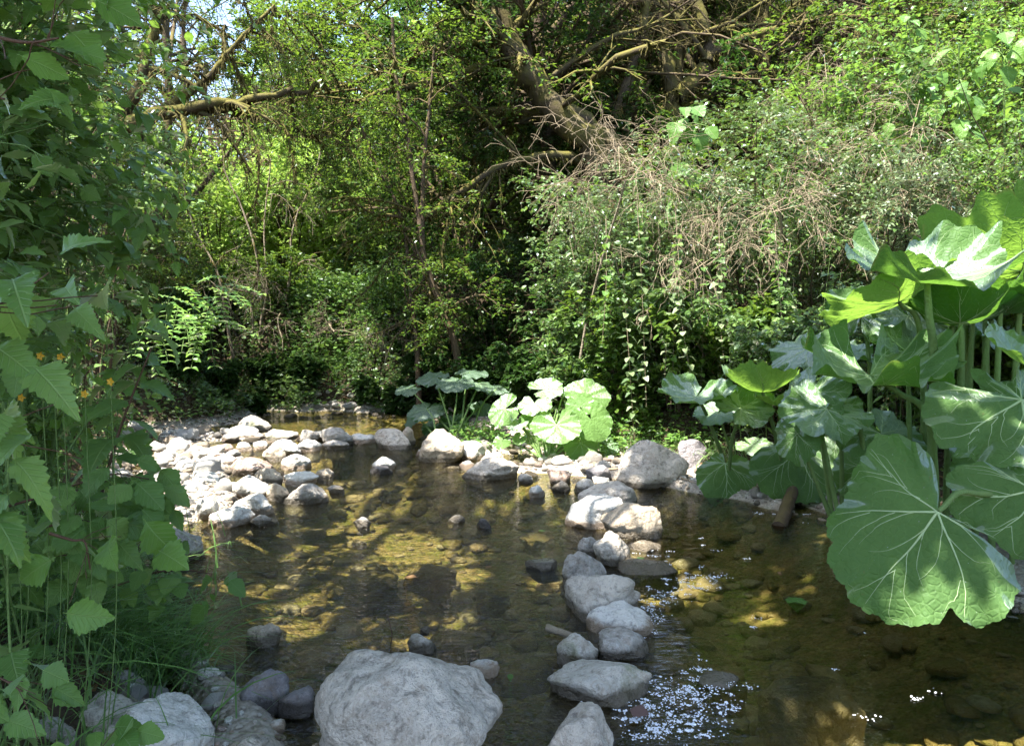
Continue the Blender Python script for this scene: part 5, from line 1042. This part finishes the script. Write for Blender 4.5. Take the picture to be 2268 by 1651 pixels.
# bare pale twig tangles
def tangle(label, px, py, Y, L, n, mat='twig_dead', droop=.55, trunk=None, L2=.6, r=.0045, up=.2):
    n = max(5, int(n * .8)); Y = Y - .45 if py < 600 and px > 1300 else Y
    t = thing('dead_shrub', label, 'dead shrub', (0, 0, 0)); c = at(px, py, Y); z = Hs(c[0], Y); A = MB(); T = MB()
    bx_ = c[0] + rng.choice([-1, 1]) * rng.uniform(.3, .6); by_ = Y + .8; z = Hs(bx_, by_); P, R = limb([np.array([bx_, by_, z - .1]), np.array([bx_ * .6 + c[0] * .4, Y + .6, z * .5 + c[2] * .5]), c], .022, .010, 12); V, Fc, _ = tubes(P[None], R[None], 6); T.add(V, Fc); T.build('trunk', M['bark_pale'], t)
    S = np.stack([c + rng.normal(size=3) * .06 + norm(rng.normal(size=3) * np.array([1, .6, .5]) + (0, -.2, up)) * np.linspace(0, .4, 4)[:, None] for _ in range(n)])
    SR = np.tile(np.linspace(r, r * .6, 4), (n, 1)); P1, R1 = spawn(S, SR, 4, (L * .3, L), .7, droop, 8, .3, 1, 0, .9, .34); P2, R2 = spawn(P1, R1, 5, (L * .2, L * L2), .7, droop, 6, .15, 1, 0, .9, .3); P3, R3 = spawn(P2, R2, 2, (L * .1, L * .25), .8, droop, 4, .15, 1, 0, .9, .3)
    for p, rr_, s in ((S, SR, 5), (P1, R1, 4), (P2, R2, 3), (P3, R3, 3)): V, Fc, _ = tubes(p, np.maximum(rr_, .0016), s); A.add(V, Fc)
    A.build('twigs', M[mat], t)
tangle('big tangle of dead brown twigs hanging in front of the old leaning tree', 1385, 400, 7.6, 1.3, 12)
tangle('sheaf of pale dead twigs drooping in the middle of the right thicket', 1725, 450, 7.0, .8, 8, up=.5)
tangle('loose pale dead twigs low in the thicket, left of the narrow leaved herbs', 1560, 560, 7.3, .9, 8)
tangle('grey brown twigs hanging below the mossy horizontal branch', 1830, 190, 9.4, 1.3, 9)
tangle('fine grey twigs over the pale shrubs at the right', 2000, 330, 7.6, 1.0, 8)
tangle('small brown dead bush at the foot of the slim sapling', 875, 745, 10.2, .7, 6, droop=1.4)
tangle('pale dry twigs lit by the sun left of the slim sapling', 740, 735, 11, .6, 6, droop=.2)
tangle('dry brown twigs around the pale stems at the far left bank', 520, 640, 10.9, .8, 6, mat='bark_pale', droop=1.5, up=0)
tangle('thorny grey twigs between the mossy horizontal branch and the pale shrubs', 1960, 430, 7.2, .8, 6)
# big leaved shoots catching the sun
for i, (lab, px, py, Y, n, s) in enumerate([('shoot of large pale shining leaves above the dead twig tangle', 1505, 275, 7.8, 20, (.13, .22)), ('shoot of large pale leaves at the upper right corner', 2215, 80, 6.6, 22, (.11, .19)), ('drooping large pale leaves left of the upper right corner', 2120, 140, 6.8, 24, (.09, .16)), ('vine with large glossy leaves hanging at the top right', 2010, 60, 7.6, 22, (.10, .17)), ('small group of large leaves behind the narrow leaved herbs', 1970, 265, 7.6, 12, (.10, .16))]):
    t = thing('leafy_shoot', lab, 'plant', (0, 0, 0)); c = at(px, py, Y); g = np.random.default_rng(60 + i); z = Hs(c[0], Y)
    P, R = limb([np.array([c[0] + .3, Y + .4, z - .1]), c + (.2, .2, -1.0), c + (0, 0, .15)], .018, .006, 16); A = MB(); V, Fc, _ = tubes(P[None], R[None], 5); A.add(V, Fc)
    p0 = np.repeat(P[9:15], 1, 0)[g.integers(0, 6, n)]; d = norm(g.normal(size=(n, 3)) + np.array([0, -.6, .1])); p1 = p0 + d * g.uniform(.05, .24, (n, 1)); C = np.stack([p0, (p0 + p1) / 2 + (0, 0, .02), p1], 1); V, Fc, _ = tubes(C, np.full((n, 3), .005), 3); A.add(V, Fc); A.build('stem', M['stem_green'], t)
    V, Fc, r = place(T_BROAD, p1, norm(d * .6 + np.array([0, -.2, -.7])), norm(g.normal(size=(n, 3)) * .3 + np.array([-.2, -.6, .7])), g.uniform(*s, n)); MB().add(V, Fc, r).build('leaves', M['leaf_lime'], t)

# undergrowth of the far bank and beneath the trees
GU = 'low shrubs under the trees'
for i in range(52):
    x = rng.uniform(-11, 10); y = rng.uniform(11.6, 17); low = -.40 < x / y < -.18
    if x > -1.2 and y < 12.5 and rng.random() < .3: continue
    if -3.4 < x < -1.6 and y < 13.5: continue
    shrub('low leafy shrub beneath the trees of the far bank', 'shrub', x, y, rng.uniform(.7, 1.3) if low else rng.uniform(.9, 2.6), rng.uniform(.6, 1.0), rng.choice(['leaf_tree', 'leaf_bush', 'leaf_tree']), T_DIA, (.05, .085), 9, 8, 5, 8, group=GU)
for i, (x, y, h) in enumerate([(-.6, 9.4, .7), (-1.0, 10.2, .9), (.3, 9.3, 1.2), (-.2, 10.5, 1.6), (1.0, 9.6, 1.6), (-1.6, 11.2, .8), (2.2, 10.6, 2.2), (3.6, 10.5, 2.4), (5.2, 10.5, 2.6), (7, 10.5, 2.8), (-4.6, 11.9, .9), (-5.4, 11.6, 1.2), (-4.0, 9.3, .55), (-3.7, 9.9, .5), (-4.4, 9.8, .9), (-4.6, 10.6, 1.0), (-3.4, 10.2, .35), (-1.5, 10.35, .4), (-2.0, 10.55, .35), (-2.9, 10.8, .45), (-3.5, 10.95, .5), (-1.2, 10.2, .5)]):
    shrub('dark leafy shrub behind the shore in the middle', 'shrub', x, y, h, h * .45, 'leaf_shaded' if x < 2 else 'leaf_tree', T_OVAL, (.045, .08), 9, 8, 5, 7, group='dark shrubs behind the middle shore')
for i in range(26):
    y = rng.uniform(18, 28); x = y * rng.uniform(-.42, -.12) if i < 20 else rng.uniform(-2, 12)
    shrub('bright bush in the opening beyond the far bank', 'shrub', x, y, rng.uniform(2.2, 4.6), rng.uniform(1.3, 2.0), 'leaf_far', T_DIA, (.10, .17), 12, 9, 6, 9, group='bright bushes in the opening', r0=.03)
for i in range(16):
    y = rng.uniform(13, 18); x = rng.uniform(-2.5, 9)
    shrub('tall shrub filling the wood between the trunks', 'shrub', x, y, rng.uniform(3, 5), rng.uniform(1.0, 1.6), rng.choice(['leaf_tree', 'leaf_bush', 'leaf_far']), T_DIA, (.06, .10), 12, 9, 6, 8, group='tall shrubs between the trunks', r0=.03)
for i in range(9):
    y = rng.uniform(11, 17); x = y * rng.uniform(-.70, -.47)
    shrub('shrub in the wood behind the left bank', 'shrub', x, y, rng.uniform(2.5, 5), rng.uniform(1.0, 1.6), 'leaf_tree', T_DIA, (.05, .09), 12, 9, 6, 8, group='shrubs in the wood at the left', r0=.03)
# ground herbs and litter as one mass each
def cover(name, n, xr, yr, cond, mat, size, seed, label, tpl=T_DIA, zr=(0, .12), tilt=.5, kind='stuff'):
    g = np.random.default_rng(seed); X = g.uniform(*xr, n); Y = g.uniform(*yr, n); Z = H(X, Y); ok = cond(X, Y, Z) & (_fbm(X, Y, 3.1, seed) > g.uniform(-.9, .5, n)); X, Y, Z = X[ok], Y[ok], Z[ok]; k = len(X)
    p = np.stack([X, Y, Z + g.uniform(zr[0], zr[1], k) ** 1.0], 1); a = g.uniform(0, 6.28, k); ax = np.stack([np.cos(a), np.sin(a), g.uniform(-.2, .5, k)], 1)
    V, Fc, r = place(tpl, p, ax, norm(UP + g.normal(size=(k, 3)) * tilt), g.uniform(*size, k)); o = MB().add(V, Fc, r).build(name, M[mat], smooth=False); return tag(o, label, None, None, kind)
cover('ground_herbs', 120000, (-12, 11), (2.5, 20), lambda x, y, z: z > .07, 'leaf_bush', (.03, .065), 21, 'small herbs covering the banks', zr=(0, .2))
cover('leaf_litter', 60000, (-12, 11), (2, 22), lambda x, y, z: z > .06, 'leaf_dry', (.03, .06), 22, 'brown leaf litter on the banks', zr=(0, .02), tilt=.3)
cover('shore_herbs', 5000, (-.6, 1.9), (6.7, 8.0), lambda x, y, z: z > .03, 'leaf_lime', (.03, .06), 23, 'bright small herbs around the sunlit butterbur', zr=(0, .18), tpl=T_OVAL)
cover('far_shore_herbs', 34000, (-8, .2), (9.8, 12.6), lambda x, y, z: (z > -.02) & (y > 10.2), 'leaf_bush', (.05, .09), 25, 'leafy herbs along the far water edge', zr=(0, .45), tpl=T_OVAL)
cover('bank_herbs', 16000, (-5.6, -2.7), (8.5, 11.2), lambda x, y, z: z > .03, 'leaf_bush', (.04, .075), 26, 'herbs on the left bank above the bar', zr=(0, .22), tpl=T_OVAL)
cover('far_bank_herbs', 5000, (-3.4, -1.5), (11.1, 12.4), lambda x, y, z: z > .0, 'leaf_lime', (.04, .08), 24, 'sunlit herbs on the far bank', zr=(0, .35), tpl=T_OVAL)
# grass
def grass(name, n, base, spread, length, lean, seed, label, wd=.0032, kind='stuff'):
    g = np.random.default_rng(seed); b = np.array(base)[g.integers(0, len(base), n)] + g.normal(size=(n, 2)) * spread; Z = H(b[:, 0], b[:, 1]); Z = np.maximum(Z, -.03)
    L = g.uniform(*length, n)[:, None]; d = norm(np.stack([g.normal(size=n) * .6 + lean[0], g.normal(size=n) * .6 + lean[1], 0 * Z], 1)); K = 7; u = np.linspace(0, 1, K)
    bend = g.uniform(.4, 1.15, n)[:, None]; pts = [np.stack([b[:, 0], b[:, 1], Z - .01], 1) + d * L * (uu ** 1.6 * bend) + UP * L * (uu - .62 * uu ** 2.4 * bend) * .9 for uu in u]
    P = np.stack(pts, 1); P[..., 2] = np.maximum(P[..., 2], .004 + .01 * g.random((n, 1))); sd = norm(np.cross(d, UP) + g.normal(size=(n, 3)) * .3); ww = np.array([1, 1, .95, .85, .65, .4, .05])[None, :, None] * (wd * g.uniform(.6, 1.3, (n, 1, 1)))
    A = P - sd[:, None] * ww; B_ = P + sd[:, None] * ww; V = np.stack([A, B_], 2).reshape(-1, 3); bs = (np.arange(n) * K * 2)[:, None]; i = (np.arange(K - 1) * 2)[None]
    Fq = np.stack([bs + i, bs + i + 1, bs + i + 3, bs + i + 2], -1).reshape(-1, 4); o = MB().add(V, Fq, np.repeat(g.random(n), K * 2)).build(name, M['grass']); return tag(o, label, None, None, kind)
gb = [ground(px, py, .05)[:2] for px, py in ((90, 1420), (150, 1400), (200, 1390), (250, 1400), (290, 1420), (230, 1450), (180, 1470), (290, 1470), (330, 1450), (120, 1480), (60, 1500), (240, 1340), (160, 1330), (100, 1560), (340, 1490))]
grass('grass_tuft', 2600, gb, .09, (.18, .42), (.45, -.15), 31, 'long fine grass arching over the left water edge')
grass('bank_grass', 1500, [(-1.9, 3.2), (-2.2, 3.8), (-1.6, 2.4), (-1.4, 1.9)], .25, (.25, .5), (.2, -.1), 32, 'grass between the nettles')
grass('far_grass', 1500, [(-2.6, 11.3), (-2.2, 11.5), (-3.0, 11.2), (-1.8, 11.8)], .2, (.15, .35), (0, -.1), 33, 'sunlit grass on the far bank', wd=.006)
grass('shore_grass', 900, [(.9, 7.3), (1.3, 7.0), (1.7, 6.6), (.4, 7.4)], .15, (.12, .28), (0, -.1), 34, 'fine grass behind the gravel shore', wd=.004)
# flowers: small yellow blossoms among the nettles
for k, (px, py) in enumerate([(135, 790), (90, 788), (188, 872), (245, 845), (120, 862), (48, 880), (38, 1185)]):
    c = at(px, py, 1.9); t = thing('yellow_flower', 'tiny yellow blossom among the nettles on the left bank', 'flower', (0, 0, 0), 'yellow blossoms on the left bank'); z = Hs(c[0], 1.9)
    P = smoothpoly([np.array([c[0] - .1, 1.95, z]), (c + [c[0] - .1, 1.95, z]) / 2 + (.03, 0, 0), c], 10); V, Fc, _ = tubes(P[None], np.full((1, 10), .0015), 4); MB().add(V, Fc).build('stem', M['stem_green'], t)
    a = np.arange(5) * 1.2566; V, Fc, r = place(T_OVAL, np.tile(c, (5, 1)), np.stack([np.cos(a), -.3 + 0 * a, np.sin(a)], 1), np.tile([0, -1, .2], (5, 1)), .011); MB().add(V, Fc, r).build('petals', M['yellow'], t)

# ------------------------------------------------------------------ log, sticks, leaf, fluff
def stick(name, label, pts, r, mat='bark', cat='stick', r1=None, sides=10):
    P = smoothpoly(pts, 16); P = P + rng.normal(size=P.shape) * r * .06; V, Fc, _ = tubes(P[None], np.linspace(r, r1 or r * .7, 16)[None], sides)
    mb = MB().add(V, Fc); k = sides
    mb.add(V[:k], np.array([list(range(k))[::-1]])); mb.add(V[-k:], np.array([list(range(k))])); o = mb.build(name, M[mat]); return tag(o, label, cat)
e1 = ground(1725, 1160, .01); e2 = ground(1775, 1075, .05)
stick('log', 'short cut log with one end dipping in the dark water under the big leaves', [e1 + (0, 0, -.02), (e1 + e2) / 2 + (0, 0, .06), e2 + (0.05, .1, .16)], .045, 'bark', 'log', .036, 12)
stick('stick', 'bare stick lying on the gravel before the pinkish grey boulder', [ground(1490, 1190 - 140, .08), ground(1545, 1072, .05)], .008, 'twig_dead')
stick('stick', 'short branch washed against the long humped boulder', [ground(1210, 1388, .03), ground(1280, 1412, .01)], .016, 'bark_pale')
stick('stick', 'thin twig sticking up out of the water above the largest boulder', [ground(862, 1440, -.05), ground(868, 1430, 0) + (0, 0, .05), ground(858, 1420, 0) + (.0, 0, .11)], .0025, 'stem_red')
stick('stick', 'dry stick lying across the pale cobbles by the pinkish grey boulder', [ground(1330, 1040, .1), ground(1400, 1035, .1)], .010, 'twig_dead')
stick('stick', 'thin stick lying across the grass at the left water edge', [ground(110, 1405, .2), ground(200, 1375, .18), ground(290, 1350, .12)], .006, 'twig_dead')
V, Fc, r = place(T_HAZEL, np.array([ground(1390, 1568, .03)]), np.array([[.7, -.5, .1]]), np.array([[.5, -.5, .6]]), .065); o = MB().add(V, Fc, r).build('fallen_leaf', M['brown_leaf']); tag(o, 'dark red brown dead leaf caught in the fluff below the long humped boulder', 'leaf')
for k, (px, py, s, m_) in enumerate([(1190, 1175, .05, 'butter_lime'), (1090, 1262 - 10, .04, 'leaf_dry'), (925, 1278, .07, 'leaf_dry'), (1760, 1320, .1, 'butter_lime'), (1425, 1238, .05, 'leaf_lime'), (1720, 1265, .03, 'leaf_dry'), (1130, 1490, .035, 'leaf_lime'), (586, 1322, .03, 'leaf_lime')]):
    V, Fc, r = place(T_HAZEL, np.array([ground(px, py, .006)]), np.array([[rng.normal(), rng.normal(), 0]]), np.array([[0, 0, 1.0]]), s); o = MB().add(V, Fc, r).build('floating_leaf', M[m_])
    tag(o, ['small green leaf lying on the submerged stone left of the trio', 'small brown leaf floating in mid pool', 'rusty leaf lying between the two flat submerged stones', 'large yellow green leaf floating in the calm right water', 'green leaf stranded on the low brown slab', 'tiny orange leaf floating at the tip of the upper fluff streak', 'small green leaf beside the flat topped white stone', 'tiny yellow leaf floating near the left bank'][k], 'leaf')
# seed fluff floating in the slack water
g = np.random.default_rng(77); pts = []
for (a, b, ra, rb, n) in [(1480, 1310, 45, 28, 240), (1540, 1290, 50, 16, 200), (1595, 1275, 22, 8, 70), (1440, 1350, 28, 32, 190), (1430, 1390, 22, 22, 110), (1520, 1530, 85, 38, 500), (1470, 1575, 60, 40, 320), (1540, 1600, 50, 30, 260), (1440, 1620, 60, 30, 220), (1420, 1510, 26, 22, 120), (1600, 1560, 50, 14, 130), (1400, 1580, 50, 30, 140), (1545, 1480, 12, 30, 60), (1455, 1225, 40, 10, 60), (1660, 1150, 60, 20, 40), (1570, 1230, 90, 60, 60), (1650, 1450, 200, 130, 60), (1470, 1245, 40, 8, 60), (1770, 1140, 20, 14, 40), (350, 1510 - 110, 20, 14, 20), (2000, 1500, 200, 100, 40)]:
    for _ in range(int(n * .115)):
        c_ = ground(a + g.normal() * ra * .6, b + g.normal() * rb * .6, .003); m_ = g.integers(3, 16); sp_ = g.uniform(.003, .014)
        for _ in range(m_): pts.append(c_ + np.array([g.normal() * sp_ * 1.5, g.normal() * sp_, abs(g.normal()) * .0015]))
pts = np.array(pts); D, Fc = ico(1); n = len(pts); s = g.uniform(.0007, .0031, n) * np.where(g.random(n) < .08, 1.8, 1); P = D[None] * (1 + g.normal(size=(n, len(D), 1)) * .35) * (s[:, None] * np.ones(3) * np.array([1.2, 1.2, .6]))[:, None] + pts[:, None]
o = MB().add(P.reshape(-1, 3), (Fc[None] + (np.arange(n) * len(D))[:, None, None]).reshape(-1, 3)).build('seed_fluff', M['fluff'], smooth=False); tag(o, 'white seed fluff floating on the water', None, None, 'stuff')

# ------------------------------------------------------------------ place every thing's origin at its base, and tell look-alikes apart by their place
bpy.context.view_layer.update()
ORD = 'first second third fourth fifth sixth seventh eighth ninth tenth eleventh twelfth thirteenth fourteenth fifteenth sixteenth seventeenth eighteenth nineteenth twentieth twenty-first twenty-second twenty-third twenty-fourth'.split()
def base_of(o):
    vs = []
    for c in o.children:
        if c.type == 'MESH' and len(c.data.vertices):
            v = np.empty(len(c.data.vertices) * 3, np.float32); c.data.vertices.foreach_get('co', v); vs.append(v.reshape(-1, 3)[::max(1, len(v) // 3000)])
    v = np.concatenate(vs); low = v[v[:, 2] < v[:, 2].min() + .12 * np.ptp(v[:, 2]) + .01]
    return np.array([low[:, 0].mean(), low[:, 1].mean(), v[:, 2].min()]), v.mean(0)
CEN = {}
for o in [o for o in COL.objects if o.type == 'EMPTY' and o.parent is None]:
    b, m_ = base_of(o); CEN[o.name] = m_; o.location = tuple(float(q) for q in b)
    for c in o.children: c.location = tuple(float(-q) for q in b)
def ordinals(label, key, text, keep=24):
    L = sorted([o for o in COL.objects if o.get('label') == label], key=lambda o: key(CEN[o.name]))
    for i, o in enumerate(L):
        if i < keep: o['label'] = text.format(ORD[i] if i else text.split('|')[1] if '|' in text else 'first').split('|')[0]
left = lambda m_: proj(m_)[0]
ordinals('leafy tree standing in the dense wood behind the stream', left, 'leafy tree in the dense wood behind the stream, {} from the left')
ordinals('tall leafy tree deeper in the wood', left, 'tall leafy tree deeper in the wood, {} from the left')
ordinals('distant sunlit tree seen through the opening of the wood', left, 'distant sunlit yellow green tree beyond the wood, {} from the left')
ordinals(LB, lambda m_: m_[1], 'broad leaved shrub of the green left bank wall, {} from the viewer')
ordinals('dark leafy shrub behind the shore in the middle', left, 'dark leafy shrub behind the middle shore, {} from the left')
ordinals('small leaved shrub at the back of the right bank thicket', left, 'small leaved shrub at the back of the right bank thicket, {} from the left')
ordinals('low dark leaved shrub at the foot of the right bank thicket', left, 'low dark leaved shrub at the foot of the right thicket, {} from the left')
ordinals('dark shrub behind the tall butterbur stalks', left, 'dark shrub behind the tall butterbur stalks, {} from the left')
ordinals('small leaved sunlit shrub in the front row of the right thicket', left, 'small leaved sunlit shrub in the right thicket front row, {} from the left')
ordinals('bright bush in the opening beyond the far bank', left, 'bright bush in the opening beyond the far bank, {} from the left', 0)
ordinals('tiny yellow blossom among the nettles on the left bank', left, 'tiny yellow blossom among the left bank nettles, {} from the left')
ordinals('tall shrub filling the wood between the trunks', left, 'tall shrub filling the wood between the trunks, {} from the left')
ordinals('shrub in the wood behind the left bank', left, 'dark shrub in the wood behind the left bank, {} from the left')
ordinals('climber with pale heart shaped leaves hanging down the front of the thicket', left, 'climber hanging down the front of the right thicket, {} from the left')
